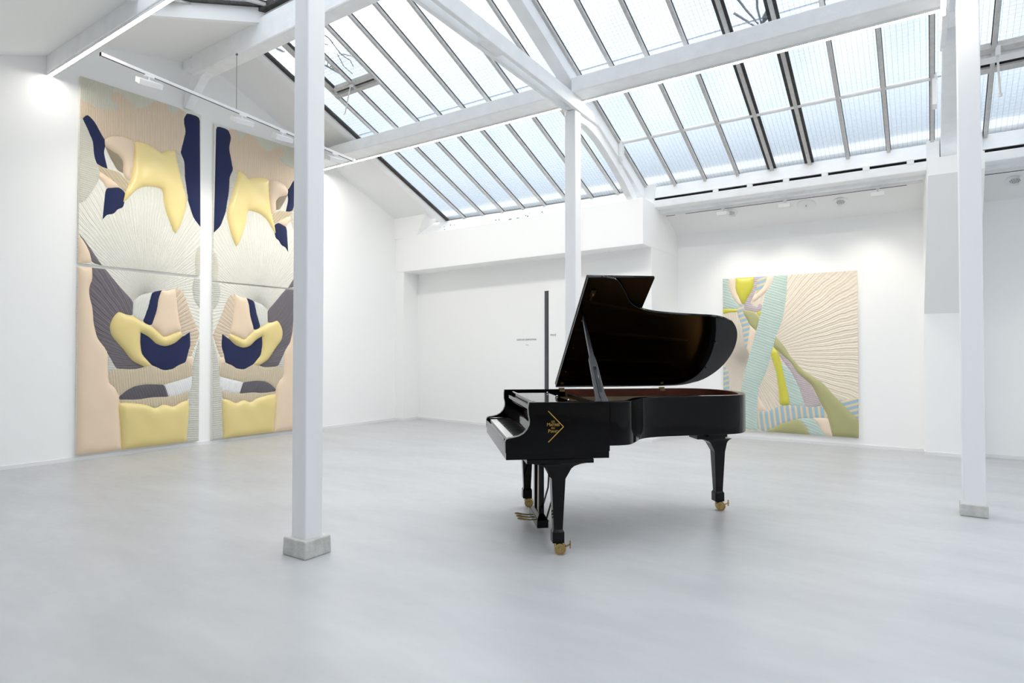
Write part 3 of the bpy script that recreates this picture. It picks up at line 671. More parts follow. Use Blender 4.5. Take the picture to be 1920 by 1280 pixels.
# ------------------------------------------------------------------ textile panels
ART = {
'U1':[(0,2.345),(0.91,2.345),(0.818,2.244),(0.717,2.172),(0.637,2.162),(0.539,2.235),(0.433,2.293),(0.382,2.275),(0.349,2.212),(0.359,2.153),(0.444,2.126),(0.435,2.085),(0.323,2.007),(0.169,1.997),(0.079,2.038),(0,2.045)],
'U1b':[(1.026,2.345),(1.204,2.345),(1.2,2.27),(1.135,2.222),(1.08,2.254)],
'U2':[(0,2.045),(0.079,2.038),(0.169,1.997),(0.323,2.007),(0.435,2.085),(0.444,2.126),(0.359,2.153),(0.349,2.212),(0.382,2.275),(0.433,2.293),(0.539,2.235),(0.637,2.162),(0.717,2.172),(0.818,2.244),(0.91,2.345),(1.026,2.345),(1.08,2.254),(1.135,2.222),(1.2,2.27),(1.204,2.345),(1.329,2.307),(1.279,2.205),(1.314,2.034),(1.281,1.888),(1.245,1.72),(1.172,1.727),(1.053,1.691),(0.99,1.625),(0.927,1.667),(0.741,1.717),(0.622,1.701),(0.486,1.725),(0.354,1.692),(0.278,1.623),(0.235,1.692),(0.161,1.822),(0.081,1.888),(0.026,1.82),(0,1.802)],
'U3':[(0.081,1.888),(0.161,1.822),(0.235,1.692),(0.278,1.623),(0.285,1.564),(0.265,1.456),(0.313,1.253),(0.248,1.268),(0.185,1.302),(0.157,1.406),(0.146,1.565),(0.083,1.707),(0.026,1.82)],
'U4':[(0,1.802),(0.026,1.82),(0.083,1.707),(0.146,1.565),(0.157,1.406),(0.185,1.302),(0.231,1.202),(0.21,1.086),(0.109,0.871),(0.057,0.791),(0,0.75)],
'U5':[(0.278,1.623),(0.354,1.692),(0.486,1.725),(0.622,1.701),(0.637,1.599),(0.625,1.383),(0.588,1.163),(0.54,1.183),(0.5,1.247),(0.509,1.396),(0.441,1.472),(0.375,1.496),(0.286,1.543)],
'U6':[(0.286,1.543),(0.375,1.496),(0.441,1.472),(0.499,1.404),(0.5,1.247),(0.434,1.272),(0.357,1.398)],
'U7':[(0.636,1.7),(0.741,1.717),(0.927,1.667),(0.99,1.625),(1.053,1.691),(1.172,1.727),(1.207,1.53),(1.276,1.276),(1.334,1.085),(1.324,0.947),(1.259,0.709),(1.183,0.562),(1.15,0.602),(1.061,0.83),(1.022,0.976),(1.005,1.138),(0.952,1.159),(0.787,1.144),(0.668,1.075),(0.552,0.923),(0.504,0.851),(0.532,1.003),(0.588,1.163),(0.625,1.383),(0.637,1.599)],
'U8':[(1.172,1.727),(1.245,1.716),(1.3,1.599),(1.308,1.374),(1.356,1.09),(1.334,1.017),(1.276,1.276),(1.207,1.53)],
'U9':[(1.329,2.307),(1.511,2.306),(1.54,0.711),(1.438,0.832),(1.356,1.067),(1.308,1.374),(1.3,1.599),(1.245,1.72),(1.281,1.888),(1.314,2.034),(1.279,2.205)],
'U10':[(0.185,1.292),(0.313,1.253),(0.443,1.244),(0.52,1.189),(0.589,1.121),(0.551,0.996),(0.493,1.036),(0.398,1.108),(0.231,1.202)],
'U11':[(0.227,1.201),(0.398,1.108),(0.464,1.051),(0.306,1.005),(0.278,1.07),(0.217,1.118)],
'U12':[(0.302,1.004),(0.445,1.051),(0.532,0.992),(0.505,0.798),(0.439,0.765),(0.392,0.694),(0.309,0.668),(0.27,0.595),(0.281,0.744)],
'U13':[(0,0.371),(0.098,0.249),(0.261,0),(0.15,0.031),(0.116,0.171),(0.045,0.301)],
'U14':[(0,0.344),(0.045,0.301),(0.116,0.171),(0.15,0.031),(0,0)],
'U15':[(1.54,0.435),(1.5,0.406),(1.467,0.241),(1.48,0),(1.54,0)],
'L1':[(0,2.343),(0.15,2.343),(0.155,2.2),(0.118,2.087),(0.122,1.987),(0.159,1.83),(0.175,1.63),(0.217,1.45),(0.336,1.289),(0.339,1.025),(0.35,0.882),(0.424,0.817),(0.482,0.701),(0.474,0.547),(0.495,0.36),(0.517,0),(0,0)],
'L2':[(0.15,2.343),(0.302,2.343),(0.43,2.176),(0.643,1.942),(0.635,1.763),(0.548,1.769),(0.461,1.806),(0.397,1.72),(0.361,1.616),(0.38,1.494),(0.514,1.331),(0.631,1.164),(0.791,1.077),(0.671,1.047),(0.441,1.063),(0.336,1.269),(0.217,1.45),(0.175,1.63),(0.159,1.83),(0.122,1.987),(0.118,2.087),(0.155,2.2)],
'L4':[(0.643,1.942),(0.721,2.033),(0.873,2.087),(0.834,1.891),(0.765,1.684),(0.635,1.763)],
'L5':[(0.879,2.088),(1.003,2.126),(0.963,2.007),(0.947,1.854),(0.877,1.635),(0.761,1.684),(0.824,1.869)],
'L6':[(1.003,2.126),(1.071,2.121),(1.19,2.168),(1.207,1.98),(1.238,1.737),(1.283,1.582),(1.163,1.534),(1.024,1.482),(0.971,1.551),(0.877,1.635),(0.947,1.854),(0.963,2.007)],
'L7':[(1.19,2.168),(1.245,2.173),(1.312,2.1),(1.382,1.901),(1.54,1.543),(1.478,1.382),(1.411,1.2),(1.343,1.178),(1.409,1.381),(1.396,1.562),(1.295,1.492),(1.283,1.582),(1.238,1.737),(1.207,1.98)],
'L8':[(0.461,1.806),(0.548,1.769),(0.645,1.753),(0.765,1.673),(0.877,1.624),(0.971,1.54),(1.039,1.476),(1.163,1.534),(1.272,1.57),(1.295,1.503),(1.186,1.401),(1.057,1.356),(0.941,1.388),(0.848,1.483),(0.736,1.545),(0.727,1.417),(0.749,1.247),(0.872,1.107),(0.791,1.081),(0.631,1.164),(0.514,1.331),(0.38,1.494),(0.361,1.616),(0.397,1.72)],
'L9':[(0.736,1.545),(0.848,1.483),(0.941,1.388),(1.057,1.356),(1.186,1.401),(1.295,1.492),(1.396,1.562),(1.409,1.381),(1.343,1.133),(1.233,1.09),(1.168,1.042),(1.039,1.023),(0.892,1.096),(0.749,1.247),(0.727,1.417)],
'L10':[(0.441,1.063),(0.671,1.047),(0.872,1.107),(1.039,1.023),(1.168,1.042),(1.233,1.09),(1.343,1.133),(1.446,1.086),(1.447,0.938),(1.268,0.888),(1.052,0.831),(0.813,0.845),(0.674,0.826),(0.577,0.779),(0.482,0.701),(0.424,0.817),(0.35,0.882),(0.339,1.015)],
'L10b':[(1.365,1.223),(1.445,1.2),(1.434,1.086),(1.343,1.133)],
'L11':[(0.482,0.695),(0.577,0.779),(0.674,0.826),(0.813,0.845),(1.052,0.826),(1.084,0.742),(1.111,0.657),(0.896,0.665),(0.715,0.645),(0.486,0.659)],
'L12':[(1.052,0.826),(1.268,0.877),(1.431,0.927),(1.426,0.746),(1.28,0.687),(1.111,0.657),(1.084,0.742)],
'L13':[(0.486,0.659),(0.715,0.645),(0.896,0.665),(1.111,0.657),(1.28,0.687),(1.397,0.714),(1.382,0.595),(1.271,0.565),(1.173,0.505),(1.043,0.558),(0.929,0.502),(0.826,0.563),(0.656,0.6),(0.492,0.618)],
'L14':[(0.492,0.618),(0.656,0.6),(0.826,0.563),(0.929,0.502),(1.043,0.558),(1.173,0.505),(1.271,0.565),(1.382,0.595),(1.394,0.477),(1.365,0),(0.517,0),(0.495,0.36),(0.474,0.547)],
'L15':[(1.446,1.086),(1.49,1.291),(1.54,1.474),(1.54,0),(1.369,0),(1.394,0.477),(1.397,0.714),(1.426,0.746),(1.431,0.927)],
'L16':[(1.54,2.343),(1.458,2.343),(1.429,2.2),(1.46,2.02),(1.54,1.911)],
'L17':[(0.336,1.289),(0.441,1.063),(0.339,1.015)],
'R1':[(0,2.37),(0.093,2.37),(0.098,2.203),(0.153,2.062),(0.252,1.932),(0.219,1.887),(0,1.896)],
'R2':[(0.093,2.37),(0.2,2.37),(0.198,2.174),(0.296,1.959),(0.252,1.932),(0.153,2.062),(0.098,2.203)],
'R3':[(0.2,2.37),(0.468,2.37),(0.46,2.193),(0.384,2.073),(0.324,1.958),(0.29,1.964),(0.198,2.174)],
'R4':[(0.468,2.37),(0.521,2.37),(0.514,2.201),(0.459,2.08),(0.405,1.959),(0.522,1.887),(0.544,1.953),(0.586,1.929),(0.59,1.862),(0.522,1.824),(0.324,1.872),(0.329,1.958),(0.384,2.073),(0.46,2.193)],
'R5':[(0.521,2.37),(0.673,2.37),(0.641,2.26),(0.588,2.174),(0.502,2.101),(0.514,2.201)],
'R6':[(0.673,2.37),(0.761,2.37),(0.735,2.277),(0.672,2.147),(0.544,2.042),(0.437,1.969),(0.448,2.047),(0.502,2.101),(0.588,2.174),(0.641,2.26)],
'R7':[(0.761,2.37),(0.947,2.37),(0.928,2.045),(0.875,1.719),(0.781,1.457),(0.749,1.303),(0.632,0.904),(0.525,0.656),(0.501,0.298),(0.51,0),(0.295,0.039),(0.266,0.58),(0.344,0.944),(0.411,1.215),(0.499,1.529),(0.553,1.773),(0.607,1.95),(0.64,2.127),(0.735,2.277)],
'R8':[(0,1.896),(0.219,1.876),(0.218,1.842),(0.107,1.841),(0,1.815)],
'R9':[(0.274,1.942),(0.324,1.951),(0.317,1.838),(0.414,1.643),(0.373,1.305),(0.336,1.305),(0.294,1.601),(0.218,1.842)],
'R10':[(0.295,1.862),(0.458,1.844),(0.542,1.74),(0.531,1.64),(0.499,1.54),(0.403,1.643),(0.328,1.781)],
'R11':[(0.505,1.82),(0.586,1.851),(0.553,1.747)],
'R12':[(0.413,1.62),(0.499,1.529),(0.4,1.17),(0.357,1.26),(0.373,1.35)],
'R13':[(0,1.03),(0.079,0.894),(0.089,0.573),(0,0.616)],
'R14':[(0.781,1.435),(0.893,1.302),(0.973,1.15),(1.15,0.935),(1.401,0.77),(1.55,0.586),(1.751,0.367),(1.865,0.25),(1.865,0),(1.536,0),(1.473,0.31),(1.398,0.453),(1.266,0.745),(1.071,0.912),(0.992,1.063),(0.871,1.171),(0.811,1.237),(0.745,1.292)],
'R15':[(0.745,1.285),(0.81,1.215),(0.87,0.952),(0.958,0.519),(0.967,0.422),(0.829,0.415),(0.827,0.601),(0.788,0.907),(0.707,1.193)],
'R16':[(0.806,1.226),(0.871,1.171),(0.992,1.063),(1.071,0.912),(1.227,0.765),(1.398,0.432),(1.263,0.393),(1.185,0.4),(1.089,0.718),(0.971,0.954),(0.851,1.127)],
'R17':[(0.85,1.061),(0.971,0.954),(1.089,0.718),(1.185,0.4),(0.967,0.422),(0.958,0.519),(0.899,0.822)],
'R18':[(0.512,0.299),(0.659,0.307),(0.846,0.405),(1.398,0.432),(1.476,0.257),(1.105,0.235),(0.864,0.144),(0.616,0),(0.51,0.031)],
'R19':[(0.616,0),(0.864,0.144),(1.086,0.227),(1.183,0.122),(1.245,0)],
'R20':[(1.09,0.227),(1.281,0.252),(1.376,0.114),(1.442,0),(1.245,0),(1.183,0.122)],
'R21':[(1.281,0.252),(1.482,0.258),(1.536,0),(1.442,0),(1.376,0.114)],
'R22':[(1.624,0.516),(1.865,0.568),(1.865,0.26),(1.751,0.367)],
'R23':[(0.513,0.544),(0.576,0.436),(0.638,0.317),(0.508,0.299)],
}
FREQ = 1.6; LFREQ = 1.3
def fabric(name, rgb, pleat=None, rough=.55, sheen=.3, stripes=None, depth=.0042, spec=.3):
    """pleat: ('fan', cx, cz, count) or ('line', angle, per_metre) in panel coordinates (x, z)"""
    if name in MATS: return name
    m = bpy.data.materials.new(name); m.use_nodes = True
    t = m.node_tree; p = t.nodes['Principled BSDF']; c = lin(rgb)
    p.inputs['Roughness'].default_value = rough; p.inputs['Sheen Weight'].default_value = sheen; p.inputs['Specular IOR Level'].default_value = spec
    co = t.nodes.new('ShaderNodeTexCoord'); sx = t.nodes.new('ShaderNodeSeparateXYZ')
    nz_ = t.nodes.new('ShaderNodeTexNoise'); nz_.inputs['Scale'].default_value = 3.0; nz_.inputs['Detail'].default_value = 3
    t.links.new(co.outputs['Object'], nz_.inputs['Vector'])
    t.links.new(co.outputs['Object'], sx.inputs[0])
    def math_(op, a, b=None):
        n = t.nodes.new('ShaderNodeMath'); n.operation = op
        for i, v in enumerate((a, b)):
            if v is None: continue
            if isinstance(v, (int, float)): n.inputs[i].default_value = v
            else: t.links.new(v, n.inputs[i])
        return n.outputs[0]
    X, Z = sx.outputs['X'], sx.outputs['Z']
    def phase(spec_):
        if spec_[0] == 'fan':
            a = math_('ARCTAN2', math_('SUBTRACT', Z, spec_[2]), math_('SUBTRACT', X, spec_[1]))
            return math_('MULTIPLY', a, spec_[3]*FREQ)
        k = spec_[2]*2*math.pi*LFREQ
        return math_('ADD', math_('MULTIPLY', X, k*math.cos(spec_[1])), math_('MULTIPLY', Z, k*math.sin(spec_[1])))
    col = None
    if pleat:
        ph = math_('ADD', phase(pleat), math_('MULTIPLY', nz_.outputs['Fac'], 7.0))
        s = math_('SINE', ph)
        s2 = math_('SINE', math_('MULTIPLY', ph, 2.37))
        n5 = t.nodes.new('ShaderNodeTexNoise'); n5.inputs['Scale'].default_value = 22; n5.inputs['Detail'].default_value = 3
        t.links.new(co.outputs['Object'], n5.inputs['Vector'])
        hgt = math_('ADD', math_('ADD', math_('MULTIPLY', s, .55), math_('MULTIPLY', s2, .4)), math_('MULTIPLY', n5.outputs['Fac'], 1.6))
        b = t.nodes.new('ShaderNodeBump'); b.inputs['Strength'].default_value = .9; b.inputs['Distance'].default_value = depth
        t.links.new(hgt, b.inputs['Height']); t.links.new(b.outputs['Normal'], p.inputs['Normal'])
    else:
        n2 = t.nodes.new('ShaderNodeTexNoise'); n2.inputs['Scale'].default_value = 160
        b = t.nodes.new('ShaderNodeBump'); b.inputs['Strength'].default_value = .12; b.inputs['Distance'].default_value = .004
        t.links.new(co.outputs['Object'], n2.inputs['Vector']); t.links.new(n2.outputs['Fac'], b.inputs['Height']); t.links.new(b.outputs['Normal'], p.inputs['Normal'])
    mixn = t.nodes.new('ShaderNodeMix'); mixn.data_type = 'RGBA'
    if stripes:
        rgb2, spec_, duty = stripes
        if pleat is None: spec_ = (spec_[0], spec_[1], spec_[2]/LFREQ)
        s = math_('SINE', math_('ADD', phase(spec_), math_('MULTIPLY', nz_.outputs['Fac'], 1.2)))
        fac = math_('GREATER_THAN', s, duty)
        mixn.inputs['A'].default_value = (*c, 1); mixn.inputs['B'].default_value = (*lin(rgb2), 1)
        t.links.new(fac, mixn.inputs['Factor'])
    else:
        mixn.inputs['A'].default_value = (*[v*.94 for v in c], 1); mixn.inputs['B'].default_value = (*[min(1, v*1.04) for v in c], 1)
        t.links.new(nz_.outputs['Fac'], mixn.inputs['Factor'])
    t.links.new(mixn.outputs['Result'], p.inputs['Base Color'])
    MATS[name] = m
    return name

def poly_dist(P, poly):
    d = np.full(len(P), 1e9); Q = np.array(poly)
    for i in range(len(Q)):
        a, b = Q[i], Q[(i+1) % len(Q)]; ab = b-a
        t = np.clip(((P-a)@ab)/max(1e-9, ab@ab), 0, 1)
        d = np.minimum(d, np.hypot(*(P-(a+t[:, None]*ab)).T))
    return d
def inside(P, poly):
    c = np.zeros(len(P), bool); Q = poly; n = len(Q)
    for i in range(n):
        x0, y0 = Q[i]; x1, y1 = Q[i-1]
        k = ((y0 > P[:, 1]) != (y1 > P[:, 1])) & (P[:, 0] < (x1-x0)*(P[:, 1]-y0)/((y1-y0) if abs(y1-y0) > 1e-9 else 1e-9)+x0)
        c ^= k
    return c
def smooth_poly(poly, W_, H_):
    """round the hand-cut outline a little, keeping what lies on the panel edge"""
    out = []; n = len(poly)
    edge = lambda q: q[0] <= 1e-6 or q[0] >= W_-1e-6 or q[1] <= 1e-6 or q[1] >= H_-1e-6
    for i in range(n):
        p, q, r = Vector(poly[i-1]), Vector(poly[i]), Vector(poly[(i+1) % n])
        d1, d2 = (p-q), (r-q)
        if edge(q) or d1.length < .01 or d2.length < .01 or d1.angle(d2) < R(75):
            out.append((q.x, q.y)); continue
        a, b = q+d1*min(.3, .05/d1.length), q+d2*min(.3, .05/d2.length)
        out += [tuple(a), tuple(a*.25+q*.5+b*.25), tuple(b)]
    return out
def patch(key, mt, parent, W_, H_, puff, mirror=False, step=.035, name='fabric_patch', label=None, rnd=.03):
    poly = smooth_poly(ART[key], W_, H_)
    if mirror: poly = [(W_-a, b) for a, b in poly][::-1]
    # let the pieces meet: grow a few millimetres, but not past the panel
    ar = sum(poly[i-1][0]*poly[i][1]-poly[i][0]*poly[i-1][1] for i in range(len(poly))); sg0 = 1 if ar > 0 else -1
    gp = []
    for i in range(len(poly)):
        a, b = Vector(poly[i-1]), Vector(poly[(i+1) % len(poly)]); d_ = (b-a)
        q = Vector(poly[i])
        if d_.length > 1e-6:
            q = q+Vector((d_.y, -d_.x)).normalized()*sg0*.005
        gp.append((min(max(q.x, 0), W_), min(max(q.y, 0), H_)))
    poly = gp
    # dense boundary
    B = []
    for i in range(len(poly)):
        a, b = np.array(poly[i]), np.array(poly[(i+1) % len(poly)])
        k = max(1, int(np.hypot(*(b-a))/(step*1.2)))
        B += [tuple(a+(b-a)*j/k) for j in range(k)]
    xs = [p[0] for p in B]; ys = [p[1] for p in B]
    gx, gy = np.meshgrid(np.arange(min(xs)+step/2, max(xs), step), np.arange(min(ys)+step/2, max(ys), step))
    G = np.c_[gx.ravel(), gy.ravel()]
    if len(G):
        G = G[inside(G, B)]
        if len(G): G = G[poly_dist(G, B) > step*.45]
    # an inner contour close to the rim gives the rolled edge
    inset = []
    area = sum(B[i-1][0]*B[i][1]-B[i][0]*B[i-1][1] for i in range(len(B)))
    sg = 1 if area > 0 else -1
    for i in range(len(B)):
        a, b = np.array(B[i-1]), np.array(B[(i+1) % len(B)]); d = b-a; L_ = np.hypot(*d)
        if L_ < 1e-6: continue
        nrm = np.array([-d[1], d[0]])/L_*sg
        inset.append(np.array(B[i])+nrm*.009)
    inset = np.array(inset)
    inset = inset[inside(inset, B)]
    if len(inset): inset = inset[poly_dist(inset, B) > .006]
    V = [Vector(p) for p in B]+[Vector(p) for p in inset]+[Vector(p) for p in G]
    E_ = [(i, (i+1) % len(B)) for i in range(len(B))]
    vs, es, fs, *_ = delaunay_2d_cdt(V, E_, [list(range(len(B)))], 1, 1e-5)
    P = np.array([(v.x, v.y) for v in vs]); d = poly_dist(P, B)
    rs = np.random.RandomState(len(key)*7+ord(key[-1]))
    wob = np.sin(P[:, 0]*17+rs.rand()*6)*np.sin(P[:, 1]*13+rs.rand()*6)
    h = .010+puff*(1-np.exp(-d/rnd))*(1+.10*wob)
    h[d < 1e-4] = .007
    mb = MB(); mb.add([(x, -hh, y) for (x, y), hh in zip(P, h)], [tuple(f) for f in fs])
    o = mb.build(name, mt, parent, smooth=70)
    # face the viewer side
    me = o.data
    if sum(p.normal.y*p.area for p in me.polygons) > 0: me.flip_normals()
    if label: o['label'] = label
    return o

NAVY = fabric('navy_wool', (25, 36, 76), None, .8, .25)
PEACH = fabric('peach_satin', (232, 209, 182), None, .42, .2, spec=.5)
YEL = fabric('pale_yellow_satin', (243, 221, 150), None, .33, .2, spec=.6)
YEL2 = fabric('straw_satin', (226, 206, 138), None, .36, .2, spec=.6)
UM = {'U1': ('champagne_pleats', (226, 222, 204), ('line', 0.05, 34)), 'U1b': ('champagne_pleats', 0, 0),
      'U2': ('pink_striped_silk', (232, 208, 188), ('line', 0.02, 30), ((236, 216, 174), ('line', 0.02, 22), .55)),
      'U4': ('champagne_cross_pleats', (218, 215, 200), ('line', 1.45, 28)), 'U6': ('taupe_pleats', (158, 146, 124), ('line', .9, 30)),
      'U8': ('ivory_cross_pleats', (222, 217, 205), ('line', 1.4, 30)), 'U10': ('beige_pleats', (205, 188, 164), ('line', .7, 26), ((222, 205, 160), ('line', .7, 20), .5)),
      'U13': ('grey_pleats', (118, 112, 116), ('line', .9, 30)), 'U15': ('champagne_cross_pleats', 0, 0)}
LM = {'L2': ('charcoal_fan_pleats', (108, 102, 108), ('fan', .95, 1.10, 60)), 'L4': ('white_fan_pleats', (222, 222, 214), ('fan', .62, 1.45, 42)),
      'L7': ('rose_fan_pleats', (210, 192, 176), ('fan', .70, 1.35, 60), ((222, 205, 165), ('fan', .70, 1.35, 60), .6)),
      'L10': ('rose_pleats', (205, 188, 170), ('line', .12, 26), ((216, 204, 160), ('line', .12, 22), .45)),
      'L11': ('dark_grey_pleats', (92, 88, 96), ('line', .35, 22)), 'L12': ('white_pleats', (236, 236, 236), ('line', .35, 26)),
      'L13': ('rose_pleats', 0, 0), 'L15': ('pale_grey_pleats', (205, 205, 196), ('line', 1.5, 24)), 'L16': ('pale_grey_pleats', 0, 0), 'L17': ('pale_grey_pleats', 0, 0)}
SOLID = {'U3': NAVY, 'U9': NAVY, 'U12': NAVY, 'L5': NAVY, 'L9': NAVY, 'U5': PEACH, 'U11': PEACH, 'U14': PEACH, 'L1': PEACH, 'L6': PEACH, 'L10b': PEACH, 'U7': YEL, 'L8': YEL2, 'L14': YEL2}
PUFF = {'U7': .045, 'U5': .04, 'L8': .045, 'L14': .05, 'L1': .035, 'L6': .03, 'U11': .02, 'U14': .02, 'L10b': .015}
NAMES = {NAVY: 'navy_patch', PEACH: 'peach_patch', YEL: 'yellow_patch', YEL2: 'yellow_patch'}
def base_panel(par, W_, H_, mt, th=.04):
    o = MB().box(0, W_, -.006, .034, 0, H_).build('canvas', mt, par, bevel=.004)
    return o
def wall_art(label, y0, z0, prefix, mirror, H_):
    W_ = 1.54
    r = empty('textile_panel', (XL+.036, y0, z0), R(90)); tag(r, label, 'artwork', 'four tall textile panels')
    cx = .80
    fan_c = (cx, -.35 if prefix == 'U' else 2.03)
    if mirror: fan_c = (W_-fan_c[0], fan_c[1])
    bm_ = fabric('ivory_fan_%s%d' % (prefix, mirror), (233, 231, 220), ('fan', fan_c[0], fan_c[1], 88 if prefix == 'U' else 60), depth=.0045)
    base_panel(r, W_, H_, bm_)
    sfx = '_mirrored' if mirror else ''
    for k in ART:
        if k[0] != prefix: continue
        if k in SOLID:
            patch(k, SOLID[k], r, W_, H_, PUFF.get(k, .006), mirror, name=NAMES[SOLID[k]])
        else:
            spec_ = (UM if prefix == 'U' else LM)[k]
            nm = spec_[0]
            if spec_[1]:
                pl = spec_[2]; st = spec_[3] if len(spec_) > 3 else None
                if mirror:
                    fl = lambda q: ('fan', W_-q[1], q[2], -q[3]) if q[0] == 'fan' else ('line', math.pi-q[1], q[2])
                    pl = fl(pl); st = (st[0], fl(st[1]), st[2]) if st else None
                fabric(nm+sfx, spec_[1], pl, stripes=st)
            patch(k, nm+sfx, r, W_, H_, .006, mirror, name='pleated_patch')
    return r
wall_art('upper left textile panel: yellow padded form, navy band at its right edge', 3.245, 2.452, 'U', False, 2.345)
wall_art('lower left textile panel: navy crescent, wide peach strip at its left edge', 3.245, .070, 'L', False, 2.343)
wall_art('upper right textile panel, half behind the column, navy band at its left edge', 4.985, 2.402, 'U', True, 2.345)
wall_art('lower right textile panel, half behind the column, white patch left of a dark grey one', 4.985, .055, 'L', True, 2.325)

# single large textile on the bay wall
WR, HR = 1.865, 2.37
ra = empty('textile_panel', (-2.70, YB-.036, .137)); tag(ra, 'large square mint, cream and olive textile behind the piano tail', 'artwork')
base_panel(ra, WR, HR, fabric('cream_fan', (233, 221, 203), ('fan', .30, 1.15, 70), depth=.0045))
MINT = fabric('mint_pleats', (193, 212, 204), ('line', 1.2, 20)); CHA = fabric('chartreuse_satin', (206, 200, 70), None, .33, .15, spec=.6)
LIL = fabric('lilac_pleats', (198, 184, 188), ('line', 1.35, 26)); OLI = fabric('olive_satin', (172, 170, 122), None, .5)
PE2 = fabric('blush_satin', (234, 215, 194), None, .5); CRM = fabric('cream_pleats', (233, 222, 206), ('line', 1.35, 24))
STR = fabric('blue_tan_stripes', (160, 186, 202), None, .7, .1, ((222, 204, 166), ('line', .12, 13), .25))
STR2 = fabric('blue_tan_cross_stripes', (160, 186, 202), None, .7, .1, ((222, 204, 166), ('line', 1.9, 13), .25))
RM = {'R1': (MINT, .006), 'R2': (PE2, .02), 'R3': (CHA, .035), 'R4': (LIL, .008), 'R5': (STR2, .004), 'R6': (PE2, .02), 'R7': (MINT, .010), 'R8': (CHA, .02), 'R9': (STR2, .004),
      'R10': (OLI, .018), 'R11': (CHA, .015), 'R12': (PE2, .018), 'R13': (STR2, .004), 'R14': (OLI, .032), 'R15': (CHA, .035), 'R16': (LIL, .01), 'R17': (MINT, .008), 'R18': (STR, .006),
      'R19': (OLI, .02), 'R20': (MINT, .008), 'R21': (PE2, .018), 'R22': (STR2, .005), 'R23': (PE2, .015)}
RN = {MINT: 'mint_patch', CHA: 'chartreuse_patch', LIL: 'lilac_patch', OLI: 'olive_patch', PE2: 'blush_patch', STR: 'striped_patch', STR2: 'striped_patch'}
for k, (mt, pf) in RM.items():
    patch(k, mt, ra, WR, HR, pf, name=RN[mt])
# ------------------------------------------------------------------ grand piano  (local: x = length from keys to tail, y = treble to bass, z = up)
PW = 1.42
A_ = R(34.27+7.5)
pn = empty('grand_piano', (-2.288, 3.281, 0), A_)
tag(pn, 'black lacquered grand piano with raised lid and gold lettering on its side', 'piano')
def spline(P, n=6):
    out = []
    for i in range(len(P)-1):
        p0, p1, p2, p3 = [Vector(P[min(max(j, 0), len(P)-1)]) for j in (i-1, i, i+1, i+2)]
        for k in range(n):
            t = k/n
            out.append(.5*((2*p1)+(p2-p0)*t+(2*p0-5*p1+4*p2-p3)*t*t+(3*p1-p0-3*p2+p3)*t**3))
    out.append(Vector(P[-1])); return out
CURVE = spline([(.715, 0), (.785, .005), (.855, .035), (.93, .14), (1.005, .262), (1.10, .335), (1.23, .378), (1.42, .402), (1.60, .415), (1.76, .43), (1.885, .48), (1.985, .60), (2.05, .77), (2.075, .96), (2.05, 1.15), (1.965, 1.31), (1.82, 1.40), (1.62, PW)])
OUT = [Vector((.702, 0))]+CURVE+[Vector((1.2, PW)), Vector((.702, PW))]
def offset(P, d):
    o = []
    for i, p in enumerate(P):
        t = (P[min(i+1, len(P)-1)]-P[max(i-1, 0)]).normalized(); o.append(p+Vector((-t.y, t.x))*d)
    return o
INN = offset(OUT, .052)
m = MB(); n = len(OUT)
v = [(p.x, p.y, z) for z in (.725, 1.02) for p in OUT]+[(p.x, p.y, z) for z in (.725, 1.02) for p in INN]
m.v = v
for i in range(n-1):
    m.f += [(i, i+1, n+i+1, n+i), (n+i, n+i+1, 3*n+i+1, 3*n+i), (2*n+i+1, 2*n+i, 3*n+i, 3*n+i+1), (i+1, i, 2*n+i, 2*n+i+1)]
    m.m += [0, 0, 1, 0]
m.f += [(0, n, 3*n, 2*n), (n-1, 3*n-1, 4*n-1, 2*n-1)]; m.m += [0, 0]
m.build('rim', ['lacquer', 'mahogany'], pn, smooth=35, bevel=.004)
# bottom board and belly
m = MB().prism([tuple(p) for p in offset(OUT, .03)], .735, .76); m.build('belly', 'lacquer_satin', pn)
# cheeks with the curved arm
arm = [(.702, 1.02), (.158, 1.02), (.153, .985), (.154, .945), (.162, .905), (.160, .872), (.146, .842), (.122, .816), (.090, .799), (.05, .790), (.022, .786), (.006, .778), (0, .764), (.001, .69), (.702, .69)]
for y0 in (0, PW-.055):
    MB().prism(arm, y0, y0+.055, 'xz').build('cheek', 'lacquer', pn, smooth=30, bevel=.003)
MB().box(.006, .70, .012, PW-.012, .643, .69).build('key_bed', 'lacquer', pn, bevel=.002)
MB().box(.001, .028, .055, PW-.055, .69, .756).build('key_slip', 'lacquer', pn, bevel=.006)
for y0 in (.055, PW-.10):
    MB().box(.028, .19, y0, y0+.045, .69, .782).build('key_block', 'lacquer', pn, bevel=.004)
# keys: 52 white and 36 black
m = MB(); KW = (PW-.2)/52
for i in range(52):
    y = .10+i*KW
    m.box(.030, .19, y+.0006, y+KW-.0006, .745, .768)
tag(m.build('white_keys', 'ivory_key', pn), kind='stuff')
m = MB()
pat = [1, 1, 0, 1, 1, 1, 0]           # gaps after c d (e) f g a (b), counted from the treble end downwards
for i in range(51):
    if pat[(i+1) % 7]:
        y = .10+(i+1)*KW
        m.hexa([(.082, y-.006, .768), (.19, y-.006, .768), (.19, y+.006, .768), (.082, y+.006, .768), (.09, y-.0045, .780), (.19, y-.0045, .780), (.19, y+.0045, .780), (.09, y+.0045, .780)])
tag(m.build('black_keys', 'ebony_key', pn), kind='stuff')
MB().box(.186, .196, .10, PW-.10, .765, .775).build('felt_strip', 'felt', pn)
